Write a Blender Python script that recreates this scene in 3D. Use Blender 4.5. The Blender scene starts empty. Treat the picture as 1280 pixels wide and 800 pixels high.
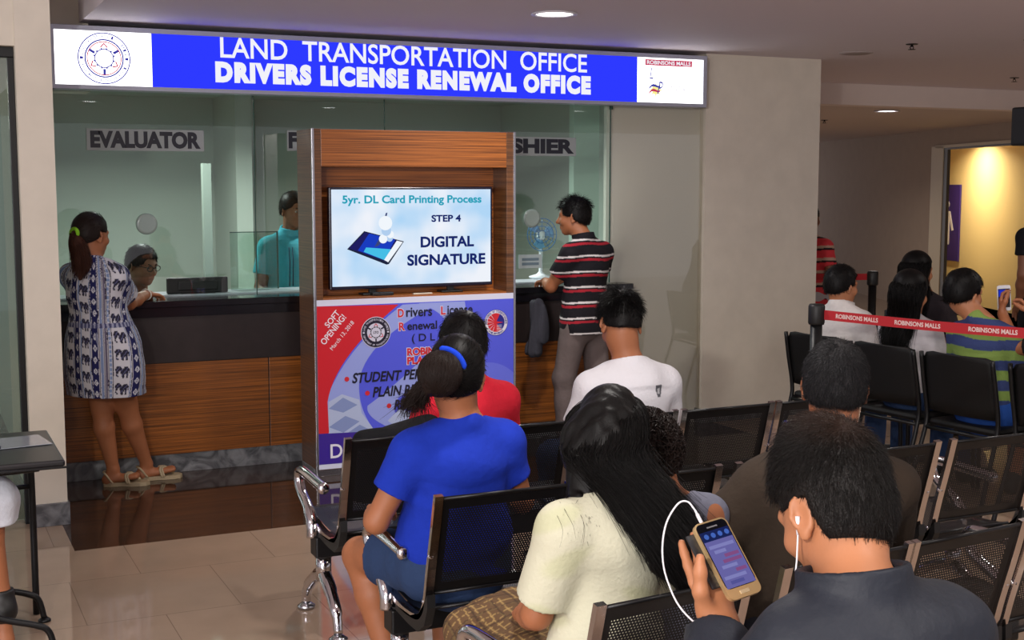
import bpy, bmesh, math, random
import numpy as np
from mathutils import Vector, Matrix

random.seed(7)
RNG = np.random.default_rng(11)
SC = bpy.context.scene
COL = SC.collection
PI = math.pi

# ------------------------------------------------------------------ camera, world, exposure
cam_d = bpy.data.cameras.new('camera')
cam = bpy.data.objects.new('camera', cam_d)
COL.objects.link(cam)
cam_d.sensor_width = 36.0
cam_d.lens = 36.0 * 1618.0 / 1280.0
cam_d.clip_end = 200
cam.location = (0, 0, 1.70)
cam.rotation_euler = (math.radians(90 - 5.998), 0, math.radians(-25.18))
SC.camera = cam

SC.view_settings.view_transform = 'Standard'
SC.view_settings.look = 'None'
SC.view_settings.gamma = 1.0
SC.view_settings.use_curve_mapping = False
SC.view_settings.exposure = 0.0

wd = bpy.data.worlds.new('world')
SC.world = wd
wd.use_nodes = True
bgn = wd.node_tree.nodes['Background']
bgn.inputs[0].default_value = (0.97, 0.93, 1.0, 1)
bgn.inputs[1].default_value = 0.62


def lamp(kind, name, loc, energy, color=(1, 1, 1), size=0.2, rot=(0, 0, 0), size_y=None, spot=None, spread=None):
    d = bpy.data.lights.new(name, kind)
    d.energy = energy
    d.color = color
    if kind == 'AREA':
        d.shape = 'RECTANGLE' if size_y else 'DISK'
        d.size = size
        if size_y:
            d.size_y = size_y
        if spread:
            d.spread = spread
    else:
        d.shadow_soft_size = size
        if kind == 'SPOT':
            d.spot_size = spot
            d.spot_blend = 0.6
    o = bpy.data.objects.new(name, d)
    COL.objects.link(o)
    o.location = loc
    o.rotation_euler = rot
    return o


# the bright fixture to the left above the photographer (it throws the head shadows on the pillar)
lamp('SPOT', 'key_lamp', (-1.15, -0.1, 2.45), 290, (1.0, 0.95, 0.88), 0.07,
     rot=(math.radians(77), 0, math.radians(-38)), spot=math.radians(95))
# soft fill added for the hall, unseen, left of and behind the photographer
lamp('AREA', 'hall_fill', (-1.7, -1.6, 2.55), 60, (1.0, 0.93, 0.85), 3.0, rot=(math.radians(40), 0, math.radians(-30)), size_y=1.2)
lamp('AREA', 'hall_fill', (-2.6, 2.0, 3.05), 70, (1.0, 0.95, 0.9), 1.6, size_y=1.0)

# unseen area light added to brighten the ceiling and step, behind left of the photographer
lamp('AREA', 'unseen_fill', (-5.8, -4.6, 1.7), 340, (0.96, 0.93, 1.0), 5.0, rot=(math.radians(92), 0, math.radians(-42)), size_y=2.4)


# ------------------------------------------------------------------ materials
def srgb(r, g, b):
    def f(c):
        c /= 255.0
        return c / 12.92 if c <= 0.04045 else ((c + 0.055) / 1.055) ** 2.4
    return (f(r), f(g), f(b), 1.0)


MATS = {}


def mat(name, c, rough=0.5, metal=0.0, bump=0.0, bscale=60.0, vary=0.0, vscale=6.0, spec=0.5, stretch=(1, 1, 1), coat=0.0, emit=0.0):
    if name in MATS:
        return MATS[name]
    m = bpy.data.materials.new(name)
    m.use_nodes = True
    nt = m.node_tree
    b = nt.nodes['Principled BSDF']
    b.inputs['Base Color'].default_value = c
    b.inputs['Roughness'].default_value = rough
    b.inputs['Metallic'].default_value = metal
    b.inputs['Specular IOR Level'].default_value = spec
    b.inputs['Coat Weight'].default_value = coat
    if emit:
        b.inputs['Emission Color'].default_value = c
        b.inputs['Emission Strength'].default_value = emit
    if bump or vary:
        tc = nt.nodes.new('ShaderNodeTexCoord')
        mp = nt.nodes.new('ShaderNodeMapping')
        mp.inputs['Scale'].default_value = stretch
        nt.links.new(tc.outputs['Object'], mp.inputs['Vector'])
    if bump:
        n = nt.nodes.new('ShaderNodeTexNoise')
        n.inputs['Scale'].default_value = bscale
        n.inputs['Detail'].default_value = 4
        bp = nt.nodes.new('ShaderNodeBump')
        bp.inputs['Strength'].default_value = bump
        bp.inputs['Distance'].default_value = 0.01
        nt.links.new(mp.outputs[0], n.inputs['Vector'])
        nt.links.new(n.outputs['Fac'], bp.inputs['Height'])
        nt.links.new(bp.outputs[0], b.inputs['Normal'])
    if vary:
        n2 = nt.nodes.new('ShaderNodeTexNoise')
        n2.inputs['Scale'].default_value = vscale
        n2.inputs['Detail'].default_value = 5
        nt.links.new(mp.outputs[0], n2.inputs['Vector'])
        rp = nt.nodes.new('ShaderNodeValToRGB')
        rp.color_ramp.elements[0].position = 0.3
        rp.color_ramp.elements[1].position = 0.7
        lo = tuple(x * (1 - vary) for x in c[:3]) + (1,)
        hi = tuple(min(1, x * (1 + vary)) for x in c[:3]) + (1,)
        rp.color_ramp.elements[0].color = lo
        rp.color_ramp.elements[1].color = hi
        nt.links.new(n2.outputs['Fac'], rp.inputs['Fac'])
        nt.links.new(rp.outputs[0], b.inputs['Base Color'])
    MATS[name] = m
    return m


def mat_attr(name, rough=0.85, bump=0.25, bscale=90):
    if name in MATS:
        return MATS[name]
    m = mat(name, (1, 1, 1, 1), rough, 0, bump, bscale, spec=0.25)
    nt = m.node_tree
    a = nt.nodes.new('ShaderNodeVertexColor')
    a.layer_name = 'Col'
    nt.links.new(a.outputs['Color'], nt.nodes['Principled BSDF'].inputs['Base Color'])
    return m


def emis(name, c, s=1.0):
    if name in MATS:
        return MATS[name]
    m = bpy.data.materials.new(name)
    m.use_nodes = True
    nt = m.node_tree
    nt.nodes.remove(nt.nodes['Principled BSDF'])
    e = nt.nodes.new('ShaderNodeEmission')
    e.inputs[0].default_value = c
    e.inputs[1].default_value = s
    nt.links.new(e.outputs[0], nt.nodes['Material Output'].inputs[0])
    MATS[name] = m
    return m


def mat_wood(name, dark, light, rough=0.35, scale=70.0):
    m = mat(name, light, rough, coat=0.15)
    nt = m.node_tree
    b = nt.nodes['Principled BSDF']
    tc = nt.nodes.new('ShaderNodeTexCoord')
    mp = nt.nodes.new('ShaderNodeMapping')
    mp.inputs['Scale'].default_value = (0.7, 0.7, scale)
    n = nt.nodes.new('ShaderNodeTexNoise')
    n.inputs['Scale'].default_value = 1.6
    n.inputs['Detail'].default_value = 6
    n.inputs['Roughness'].default_value = 0.65
    rp = nt.nodes.new('ShaderNodeValToRGB')
    rp.color_ramp.elements[0].position = 0.34
    rp.color_ramp.elements[1].position = 0.62
    rp.color_ramp.elements[0].color = dark
    rp.color_ramp.elements[1].color = light
    nt.links.new(tc.outputs['Object'], mp.inputs['Vector'])
    nt.links.new(mp.outputs[0], n.inputs['Vector'])
    nt.links.new(n.outputs['Fac'], rp.inputs['Fac'])
    nt.links.new(rp.outputs[0], b.inputs['Base Color'])
    return m


def mat_tile(name, c1, c2, grout, w, hh, rough, ox=0.0, oy=0.0):
    m = mat(name, c1, rough, spec=0.6)
    nt = m.node_tree
    b = nt.nodes['Principled BSDF']
    tc = nt.nodes.new('ShaderNodeTexCoord')
    mp = nt.nodes.new('ShaderNodeMapping')
    mp.inputs['Location'].default_value = (ox, oy, 0)
    br = nt.nodes.new('ShaderNodeTexBrick')
    br.offset = 0.5
    br.inputs['Color1'].default_value = c1
    br.inputs['Color2'].default_value = c2
    br.inputs['Mortar'].default_value = grout
    br.inputs['Scale'].default_value = 1.0
    br.inputs['Mortar Size'].default_value = 0.002
    br.inputs['Mortar Smooth'].default_value = 0.3
    br.inputs['Brick Width'].default_value = w
    br.inputs['Row Height'].default_value = hh
    n = nt.nodes.new('ShaderNodeTexNoise')
    n.inputs['Scale'].default_value = 5
    n.inputs['Detail'].default_value = 6
    mx = nt.nodes.new('ShaderNodeMixRGB')
    mx.blend_type = 'MULTIPLY'
    mx.inputs[0].default_value = 0.25
    nt.links.new(tc.outputs['Object'], mp.inputs['Vector'])
    nt.links.new(mp.outputs[0], br.inputs['Vector'])
    nt.links.new(mp.outputs[0], n.inputs['Vector'])
    nt.links.new(br.outputs['Color'], mx.inputs[1])
    nt.links.new(n.outputs['Fac'], mx.inputs[2])
    nt.links.new(mx.outputs[0], b.inputs['Base Color'])
    return m


def mat_marble(name, dark, light, rough=0.15):
    m = mat(name, dark, rough)
    nt = m.node_tree
    b = nt.nodes['Principled BSDF']
    tc = nt.nodes.new('ShaderNodeTexCoord')
    n = nt.nodes.new('ShaderNodeTexNoise')
    n.inputs['Scale'].default_value = 7
    n.inputs['Detail'].default_value = 8
    n.inputs['Distortion'].default_value = 2.2
    rp = nt.nodes.new('ShaderNodeValToRGB')
    rp.color_ramp.elements[0].position = 0.35
    rp.color_ramp.elements[1].position = 0.68
    rp.color_ramp.elements[0].color = dark
    rp.color_ramp.elements[1].color = light
    nt.links.new(tc.outputs['Object'], n.inputs['Vector'])
    nt.links.new(n.outputs['Fac'], rp.inputs['Fac'])
    nt.links.new(rp.outputs[0], b.inputs['Base Color'])
    return m


def mat_glass(name, tint, refl=0.9, base=0.06):
    """thin sheet of tinted glass: see-through with mirror reflections growing at grazing angles"""
    m = bpy.data.materials.new(name)
    m.use_nodes = True
    nt = m.node_tree
    nt.nodes.remove(nt.nodes['Principled BSDF'])
    t = nt.nodes.new('ShaderNodeBsdfTransparent')
    t.inputs[0].default_value = tint
    g = nt.nodes.new('ShaderNodeBsdfGlossy')
    g.inputs['Roughness'].default_value = 0.01
    g.inputs[0].default_value = (refl, refl, refl, 1)
    lw = nt.nodes.new('ShaderNodeLayerWeight')
    lw.inputs['Blend'].default_value = 0.25
    ad = nt.nodes.new('ShaderNodeMath')
    ad.operation = 'ADD'
    ad.use_clamp = True
    ad.inputs[1].default_value = base
    ms = nt.nodes.new('ShaderNodeMixShader')
    nt.links.new(lw.outputs['Fresnel'], ad.inputs[0])
    nt.links.new(ad.outputs[0], ms.inputs[0])
    nt.links.new(t.outputs[0], ms.inputs[1])
    nt.links.new(g.outputs[0], ms.inputs[2])
    nt.links.new(ms.outputs[0], nt.nodes['Material Output'].inputs[0])
    MATS[name] = m
    return m


def mat_perforated(name, c, pitch=0.0085, hole=0.24):
    """black sheet steel punched with round holes in staggered rows (UV in metres)"""
    m = mat(name, c, 0.45, 0.0, spec=0.3)
    nt = m.node_tree
    b = nt.nodes['Principled BSDF']
    uv = nt.nodes.new('ShaderNodeUVMap')
    sp = nt.nodes.new('ShaderNodeSeparateXYZ')
    nt.links.new(uv.outputs[0], sp.inputs[0])

    def M(op, a, bb=None):
        n = nt.nodes.new('ShaderNodeMath')
        n.operation = op
        for i, x in enumerate((a, bb)):
            if x is None:
                continue
            if isinstance(x, (int, float)):
                n.inputs[i].default_value = x
            else:
                nt.links.new(x, n.inputs[i])
        return n.outputs[0]
    u = M('DIVIDE', sp.outputs[0], pitch)
    v = M('DIVIDE', sp.outputs[1], pitch * 0.87)
    row = M('FLOOR', v)
    par = M('MULTIPLY', M('MODULO', row, 2.0), 0.5)
    fu = M('SUBTRACT', M('FRACT', M('ADD', u, par)), 0.5)
    fv = M('SUBTRACT', M('FRACT', v), 0.5)
    r = M('SQRT', M('ADD', M('MULTIPLY', fu, fu), M('MULTIPLY', fv, fv)))
    inh = M('LESS_THAN', r, hole)
    # no holes in the plain border: UV z is unused, border is a separate strip of mesh
    tr = nt.nodes.new('ShaderNodeBsdfTransparent')
    ms = nt.nodes.new('ShaderNodeMixShader')
    nt.links.new(inh, ms.inputs[0])
    nt.links.new(b.outputs[0], ms.inputs[1])
    nt.links.new(tr.outputs[0], ms.inputs[2])
    nt.links.new(ms.outputs[0], nt.nodes['Material Output'].inputs[0])
    return m


# ------------------------------------------------------------------ mesh helpers
def link(o, parent=None):
    COL.objects.link(o)
    if parent is not None:
        o.parent = parent
    return o


def tag(o, label=None, cat=None, group=None, kind=None):
    if label:
        o['label'] = label
    if cat:
        o['category'] = cat
    if group:
        o['group'] = group
    if kind:
        o['kind'] = kind
    return o


def thing(name, label, cat, loc=(0, 0, 0), rz=0.0, group=None):
    o = bpy.data.objects.new(name, None)
    o.empty_display_size = 0.1
    link(o)
    o.location = loc
    o.rotation_euler = (0, 0, rz)
    return tag(o, label, cat, group)


def obj(name, bm, m, parent=None, smooth=False, label=None):
    me = bpy.data.meshes.new(name)
    if isinstance(m, (list, tuple)):
        for x in m:
            me.materials.append(x)
    else:
        me.materials.append(m)
    bm.normal_update()
    bm.to_mesh(me)
    bm.free()
    if smooth:
        for p in me.polygons:
            p.use_smooth = True
    o = bpy.data.objects.new(name, me)
    link(o, parent)
    if label:
        o['label'] = label
    return o


def struct(name, bm, m, parent=None, label=None, smooth=False):
    o = obj(name, bm, m, parent, smooth)
    if parent is None:
        o['kind'] = 'structure'
        o['label'] = label or ('plain ' + name.replace('_', ' ') + ' of the hall')
        o['category'] = name.split('_')[0]
    return o


def NB():
    return bmesh.new()


def box(bm, lo, hi, bev=0.0, mi=0, rot=None, seg=2):
    lo = Vector(lo)
    hi = Vector(hi)
    c = (lo + hi) / 2
    s = hi - lo
    mtx = Matrix.Translation(c)
    if rot is not None:
        mtx = mtx @ rot.to_4x4()
    r = bmesh.ops.create_cube(bm, size=1.0, matrix=mtx @ Matrix.Diagonal((s.x, s.y, s.z, 1)))
    vs = r['verts']
    fs = {f for v in vs for f in v.link_faces}
    for f in fs:
        f.material_index = mi
    if bev > 0:
        es = list({e for v in vs for e in v.link_edges})
        bmesh.ops.bevel(bm, geom=es, offset=bev, segments=seg, profile=0.5, affect='EDGES')
    return bm


def frame_axes(t):
    t = Vector(t).normalized()
    a = Vector((0, 0, 1)) if abs(t.z) < 0.9 else Vector((1, 0, 0))
    u = t.cross(a).normalized()
    return u, t.cross(u).normalized()


def tube(bm, pts, r, n=10, mi=0, flat=None, closed=False, caps=True):
    """round tube along pts; r number or list; flat=(w,h,up) gives a rectangular bar"""
    pts = [Vector(p) for p in pts]
    N = len(pts)
    rings = []
    pu = None
    for i, p in enumerate(pts):
        if closed:
            t = pts[(i + 1) % N] - pts[i - 1]
        else:
            t = pts[min(i + 1, N - 1)] - pts[max(i - 1, 0)]
        t.normalize()
        if flat:
            up = Vector(flat[2])
            u = t.cross(up).normalized()
            v = u.cross(t).normalized()
            cs = [(-1, -1), (1, -1), (1, 1), (-1, 1)]
            ring = [bm.verts.new(p + u * (a * flat[0] / 2) + v * (b * flat[1] / 2)) for a, b in cs]
        else:
            if pu is None:
                u, v = frame_axes(t)
            else:
                u = (pu - t * pu.dot(t)).normalized()
                v = t.cross(u)
            pu = u
            rr = r[i] if isinstance(r, (list, tuple)) else r
            ring = [bm.verts.new(p + (u * math.cos(2 * PI * k / n) + v * math.sin(2 * PI * k / n)) * rr) for k in range(n)]
        rings.append(ring)
    m = len(rings[0])
    for i in range(N if closed else N - 1):
        A, B = rings[i], rings[(i + 1) % N]
        for k in range(m):
            f = bm.faces.new((A[k], A[(k + 1) % m], B[(k + 1) % m], B[k]))
            f.material_index = mi
            f.smooth = flat is None
    if caps and not closed:
        f = bm.faces.new(rings[0][::-1]); f.material_index = mi
        f = bm.faces.new(rings[-1]); f.material_index = mi
    return bm


def spline(pts, n=8):
    """Catmull-Rom through pts"""
    P = [np.array(p, float) for p in pts]
    P = [2 * P[0] - P[1]] + P + [2 * P[-1] - P[-2]]
    out = []
    for i in range(1, len(P) - 2):
        for k in range(n):
            t = k / n
            a, b, c, d = P[i - 1], P[i], P[i + 1], P[i + 2]
            out.append(0.5 * (2 * b + (c - a) * t + (2 * a - 5 * b + 4 * c - d) * t * t + (3 * b - a - 3 * c + d) * t ** 3))
    out.append(P[-2])
    return [tuple(x) for x in out]


def lathe(bm, prof, c=(0, 0, 0), n=24, mi=0, axis='Z'):
    c = Vector(c)
    rings = []
    for r, z in prof:
        ring = []
        for k in range(n):
            a = 2 * PI * k / n
            p = Vector((r * math.cos(a), r * math.sin(a), z))
            if axis == 'Y':
                p = Vector((p.x, z, p.y))
            if axis == 'X':
                p = Vector((z, p.x, p.y))
            ring.append(bm.verts.new(c + p))
        rings.append(ring)
    for A, B in zip(rings, rings[1:]):
        for k in range(n):
            f = bm.faces.new((A[k], A[(k + 1) % n], B[(k + 1) % n], B[k]))
            f.material_index = mi
            f.smooth = True
    for R_ in (rings[0], rings[-1]):
        if (R_[0].co - R_[n // 2].co).length > 1e-5:
            f = bm.faces.new(R_)
            f.material_index = mi
    bmesh.ops.recalc_face_normals(bm, faces=bm.faces[:])
    return bm


def poly(bm, pts3, mi=0):
    f = bm.faces.new([bm.verts.new(Vector(p)) for p in pts3])
    f.material_index = mi
    return f


def slab(bm, pts2, O, U, V, th, mi=0):
    """polygon pts2 (u,v) in plane O,U,V extruded by th along U x V"""
    O, U, V = Vector(O), Vector(U), Vector(V)
    n = U.cross(V).normalized()
    a = [bm.verts.new(O + U * p[0] + V * p[1]) for p in pts2]
    if abs(th) < 1e-9:
        f = bm.faces.new(a); f.material_index = mi
        return f
    b = [bm.verts.new(x.co + n * th) for x in a]
    fs = [bm.faces.new(a[::-1]), bm.faces.new(b)]
    N = len(a)
    for i in range(N):
        fs.append(bm.faces.new((a[i], a[(i + 1) % N], b[(i + 1) % N], b[i])))
    for f in fs:
        f.material_index = mi
    return fs


def circ(cx, cy, r, n=40, a0=0.0, a1=2 * PI):
    full = abs(a1 - a0) > 2 * PI - 1e-6
    k = n if full else n + 1
    return [(cx + r * math.cos(a0 + (a1 - a0) * i / n), cy + r * math.sin(a0 + (a1 - a0) * i / n)) for i in range(k)]


def ring2(bm, cx, cy, r0, r1, O, U, V, mi=0, n=48, a0=0.0, a1=2 * PI, off=0.0):
    O, U, V = Vector(O), Vector(U), Vector(V)
    O = O + U.cross(V).normalized() * off
    A = [bm.verts.new(O + U * (cx + r0 * math.cos(a0 + (a1 - a0) * i / n)) + V * (cy + r0 * math.sin(a0 + (a1 - a0) * i / n))) for i in range(n + 1)]
    B = [bm.verts.new(O + U * (cx + r1 * math.cos(a0 + (a1 - a0) * i / n)) + V * (cy + r1 * math.sin(a0 + (a1 - a0) * i / n))) for i in range(n + 1)]
    for i in range(n):
        f = bm.faces.new((A[i], B[i], B[i + 1], A[i + 1]))
        f.material_index = mi


TXT = {}


def text_geo(s, bold=0.0, shear=0.0, spacing=1.0):
    key = (s, bold, shear, spacing)
    if key in TXT:
        return TXT[key]
    cu = bpy.data.curves.new('lettering', 'FONT')
    cu.body = s
    cu.size = 1.0
    cu.offset = bold
    cu.shear = shear
    cu.space_character = spacing
    cu.resolution_u = 4
    cu.fill_mode = 'FRONT'
    o = bpy.data.objects.new('lettering', cu)
    COL.objects.link(o)
    bpy.context.view_layer.update()
    dg = bpy.context.evaluated_depsgraph_get()
    me = bpy.data.meshes.new_from_object(o.evaluated_get(dg))
    V = np.array([v.co[:2] for v in me.vertices], float).reshape(-1, 2)
    Fc = [tuple(p.vertices) for p in me.polygons]
    bpy.data.objects.remove(o)
    bpy.data.curves.remove(cu)
    bpy.data.meshes.remove(me)
    TXT[key] = (V, Fc)
    return TXT[key]


def text(bm, s, x, y, O, U, V, w=None, h=None, bold=0.0, shear=0.0, spacing=1.0, mi=0, off=0.001, rot=0.0, align='L'):
    """flat lettering; x,y = lower-left (or centre/right by align) in the plane; w,h = box it fills"""
    P, Fc = text_geo(s, bold, shear, spacing)
    lo, hi = P.min(0), P.max(0)
    sz = hi - lo
    sx = w / sz[0] if w else (h / sz[1])
    sy = h / sz[1] if h else (w / sz[0])
    Q = (P - lo) * np.array([sx, sy])
    W = sz[0] * sx
    if align == 'C':
        Q[:, 0] -= W / 2
    elif align == 'R':
        Q[:, 0] -= W
    c, s_ = math.cos(rot), math.sin(rot)
    Q = Q @ np.array([[c, s_], [-s_, c]])
    O, U, V = Vector(O), Vector(U), Vector(V)
    n = U.cross(V).normalized()
    vs = [bm.verts.new(O + U * (x + q[0]) + V * (y + q[1]) + n * off) for q in Q]
    for f in Fc:
        try:
            ff = bm.faces.new([vs[i] for i in f])
            ff.material_index = mi
        except ValueError:
            pass


def arc_text(bm, s, cx, cy, r, h, a_start, a_end, O, U, V, mi=0, off=0.001, bold=0.02, inward=False):
    n = len(s)
    for i, ch in enumerate(s):
        if ch == ' ':
            continue
        a = a_start + (a_end - a_start) * (i + 0.5) / n
        rot = a - PI / 2 if not inward else a + PI / 2
        ux, uy = math.cos(rot), math.sin(rot)
        px, py = cx + r * math.cos(a), cy + r * math.sin(a)
        wch = abs(a_end - a_start) * r / n * 0.8
        # lower-left so the letter is centred
        vx, vy = -uy, ux
        x = px - ux * wch / 2 - vx * h / 2
        y = py - uy * wch / 2 - vy * h / 2
        text(bm, ch, x, y, O, U, V, w=wch, h=h, bold=bold, mi=mi, off=off, rot=rot)


def mesh_np(name, V, Q, m, parent=None, smooth=True, colors=None):
    me = bpy.data.meshes.new(name)
    V = np.ascontiguousarray(V, dtype=np.float32)
    Q = np.ascontiguousarray(Q, dtype=np.int32)
    k = Q.shape[1]
    me.vertices.add(len(V))
    me.vertices.foreach_set('co', V.ravel())
    me.loops.add(Q.size)
    me.loops.foreach_set('vertex_index', Q.ravel())
    me.polygons.add(len(Q))
    me.polygons.foreach_set('loop_start', np.arange(0, Q.size, k, dtype=np.int32))
    me.polygons.foreach_set('loop_total', np.full(len(Q), k, dtype=np.int32))
    me.polygons.foreach_set('use_smooth', np.full(len(Q), smooth, dtype=bool))
    me.update(calc_edges=True)
    me.validate()
    if colors is not None:
        ca = me.color_attributes.new('Col', 'FLOAT_COLOR', 'POINT')
        c4 = np.ones((len(V), 4), np.float32)
        c4[:, :3] = colors
        ca.data.foreach_set('color', c4.ravel())
    me.materials.append(m)
    o = bpy.data.objects.new(name, me)
    link(o, parent)
    return o


# ================================================================== MATERIALS OF THE PLACE
WALL = mat('wall_paint', srgb(222, 208, 200), 0.75, vary=.03, vscale=3)
PILLAR = mat('pillar_paint', srgb(214, 205, 190), 0.6, vary=.04, vscale=8)
CEIL = mat('ceiling_paint', srgb(222, 212, 218), 0.8)
CEIL2 = mat('ceiling_low_paint', srgb(200, 184, 174), 0.8)
BACKW = mat('corridor_paint', srgb(168, 150, 134), 0.8, vary=.03)
OFFW = mat('office_paint', srgb(178, 186, 176), 0.7)
FLOOR = mat_tile('floor_tiles', srgb(174, 150, 130), srgb(169, 146, 126), srgb(134, 114, 98), .6, .6, 0.06, 0.02, .3)
FLOORB = mat_tile('floor_tiles_dark', srgb(64, 47, 38), srgb(60, 44, 36), srgb(48, 36, 30), .6, .6, 0.05, 0.0, .3)
MARBLE = mat_marble('grey_marble', srgb(78, 79, 82), srgb(132, 133, 136), .18)
WOOD = mat_wood('zebra_wood', srgb(84, 44, 17), srgb(182, 106, 46), scale=95)
WOODC = mat_wood('counter_wood', srgb(72, 40, 14), srgb(162, 94, 36), scale=75)
WOODS = mat_wood('kiosk_side_wood', srgb(64, 38, 22), srgb(120, 78, 46), .3)
BLACKL = mat('black_laminate', srgb(20, 19, 24), 0.18, vary=.0)
DKPANEL = mat('dark_counter_panel', srgb(46, 38, 38), 0.35, vary=.12, vscale=20)
STEEL = mat('brushed_steel', srgb(190, 190, 195), 0.25, 1.0)
CHROME = mat('chrome', srgb(215, 212, 215), 0.09, 1.0)
CHROMEF = mat('side_frame_chrome', srgb(214, 206, 204), 0.13, 1.0)
BLKMETAL = mat('black_metal', srgb(14, 14, 16), 0.4, spec=.35)
BLKPLAS = mat('black_plastic', srgb(20, 20, 21), 0.5)
PERF = mat_perforated('perforated_black_steel', srgb(15, 15, 18))
GLASS = mat_glass('office_glass', (.80, .90, .86, 1), .95, .05)
GLASSB = mat_glass('clear_glass', (.90, .90, .87, 1), .95, .06)
GLASSD = mat_glass('door_glass', (.72, .82, .76, 1), .9, .06)
GLASSE = mat('glass_edge', srgb(44, 78, 68), .1)
WHITEP = mat('white_paper', srgb(222, 222, 226), .6)

# ================================================================== THE SETTING
FY = 7.70            # the office front
CZ = 2.60            # main ceiling
bm = NB()
box(bm, (-6, -5, -.1), (18, 6.19, 0))
box(bm, (-6, 6.19, -.1), (.66, 8.6, 0))
box(bm, (5.2, 6.19, -.1), (18, 21, 0))
struct('floor', bm, FLOOR, label='glossy beige tiled floor of the waiting hall')
bm = NB()
box(bm, (.66, 6.19, -.1), (5.2, 11.2, 0))
struct('floor_strip', bm, FLOORB, label='dark brown glossy tile strip in front of the counter')
bm = NB()
box(bm, (.95, -5, CZ), (18, 9.40, CZ + .12))
box(bm, (.95, -5, CZ + .12), (1.0, FY + .05, 3.3))
struct('ceiling', bm, CEIL, label='lower grey ceiling over the waiting seats')
bm = NB()
box(bm, (-6, -5, 3.3), (1.0, 8.6, 3.4))
struct('ceiling_high', bm, CEIL, label='higher ceiling at the left of the hall')
bm = NB()
box(bm, (5.9, 9.40, 2.41), (18, 9.62, CZ + .12))
struct('trim_1', bm, WALL, label='pale ceiling step beyond the pillar')
bm = NB()
box(bm, (5.9, 9.60, 2.41), (18, 21, 2.5))
struct('ceiling_corridor', bm, CEIL2, label='low corridor ceiling beyond the step')
# left: column with stone skirting, wall band above the glass door
bm = NB()
box(bm, (.525, 6.71, .0), (.69, 7.85, 3.3))
struct('wall_left', bm, PILLAR, label='narrow pale column between glass door and office')
bm = NB()
box(bm, (-6, 6.73, 2.36), (.525, 6.95, 3.3))
struct('wall_above_door', bm, PILLAR, label='pale wall band above the glass door')
bm = NB()
box(bm, (.60, 7.74, 2.22), (1.0, 7.95, 3.3))
struct('wall_above_office', bm, PILLAR, label='pale wall above the left end of the sign')
bm = NB()
box(bm, (.515, 6.695, 0), (.70, 7.86, .115), .003)
struct('baseboard_left', bm, MARBLE, label='grey marble skirting at the foot of the left column')
# glass door at the far left
d = thing('door_1', 'glass door with long steel pull handle at the left edge', 'door', (-.3, 6.82, 0))
d['kind'] = 'structure'
bm = NB(); box(bm, (-.65, -.006, .02), (.82, .006, 2.31)); struct('pane', bm, GLASSD, d)
bm = NB(); box(bm, (-.7, -.03, 2.31), (.825, .03, 2.36), .003); struct('frame', bm, BLKMETAL, d)
bm = NB(); box(bm, (.795, -.03, 0), (.825, .03, 2.31), .003); struct('jamb', bm, BLKMETAL, d)
bm = NB()
tube(bm, [(.66, -.06, .85), (.66, -.06, 1.62)], .014, 12)
for z in (.95, 1.52):
    tube(bm, [(.66, -.06, z), (.66, .0, z)], .009, 8)
struct('handle', bm, CHROME, d)
bm = NB()
box(bm, (-6, 10.2, 0), (.66, 10.3, 3.3))
struct('wall_behind_door', bm, OFFW, label='grey green wall seen through the glass door')
bm = NB()
box(bm, (.60, 7.86, 0), (.66, 11.2, 2.6))
struct('wall_office_side', bm, OFFW, label='left side wall inside the office')
bm = NB(); box(bm, (-6, 8.6, -.1), (.66, 10.3, 0)); struct('floor_behind_door', bm, MARBLE, label='dark floor behind the glass door')
# right pillar / solid wall beside the office
bm = NB()
box(bm, (5.11, FY - .01, 0), (6.10, 8.35, CZ + .12))
struct('wall_right', bm, PILLAR, label='broad beige pillar at the right end of the office')
bm = NB(); box(bm, (5.10, FY - .025, 0), (6.115, 8.365, .1), .003)
struct('baseboard_right', bm, MARBLE, label='grey marble skirting of the broad beige pillar')
bm = NB(); box(bm, (5.2, 8.35, 0), (6.05, 21, 2.45)); struct('wall_corridor_left', bm, WALL, label='pale wall running back behind the broad pillar')
# office interior
bm = NB(); box(bm, (.60, 11.1, 0), (5.2, 11.2, 2.6)); struct('wall_office_back', bm, OFFW, label='back wall inside the office')
bm = NB(); box(bm, (.60, 7.75, 2.42), (5.2, 11.2, 2.5)); struct('ceiling_office', bm, OFFW, label='ceiling inside the office')
bm = NB(); box(bm, (4.36, 7.765, 0), (5.13, 7.80, 2.42)); struct('wall_office_right', bm, mat('pale_partition', srgb(214, 210, 198), .7), label='pale partition behind the right glass pane')
bm = NB(); box(bm, (5.10, 7.9, 0), (5.16, 11.2, 2.42)); struct('wall_office_end', bm, OFFW, label='right side wall inside the office')
bm = NB()
box(bm, (2.42, 10.3, 0), (2.55, 11.1, 2.42))
struct('wall_office_return', bm, OFFW, label='short return wall inside the office')
bm = NB(); box(bm, (2.0, 9.55, 0), (2.06, 9.62, 1.85)); struct('trim_2', bm, mat('white_post', srgb(138, 148, 140), .5), label='white upright post inside the office')
bm = NB(); box(bm, (4.87, 9.2, 0), (5.10, 9.28, 2.42)); struct('wall_office_screen', bm, mat('mint_panel', srgb(190, 212, 198), .5), label='pale green panel inside the office right of the cashier sign')
# glass front in three panes, slots cut over the counter for papers


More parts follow.
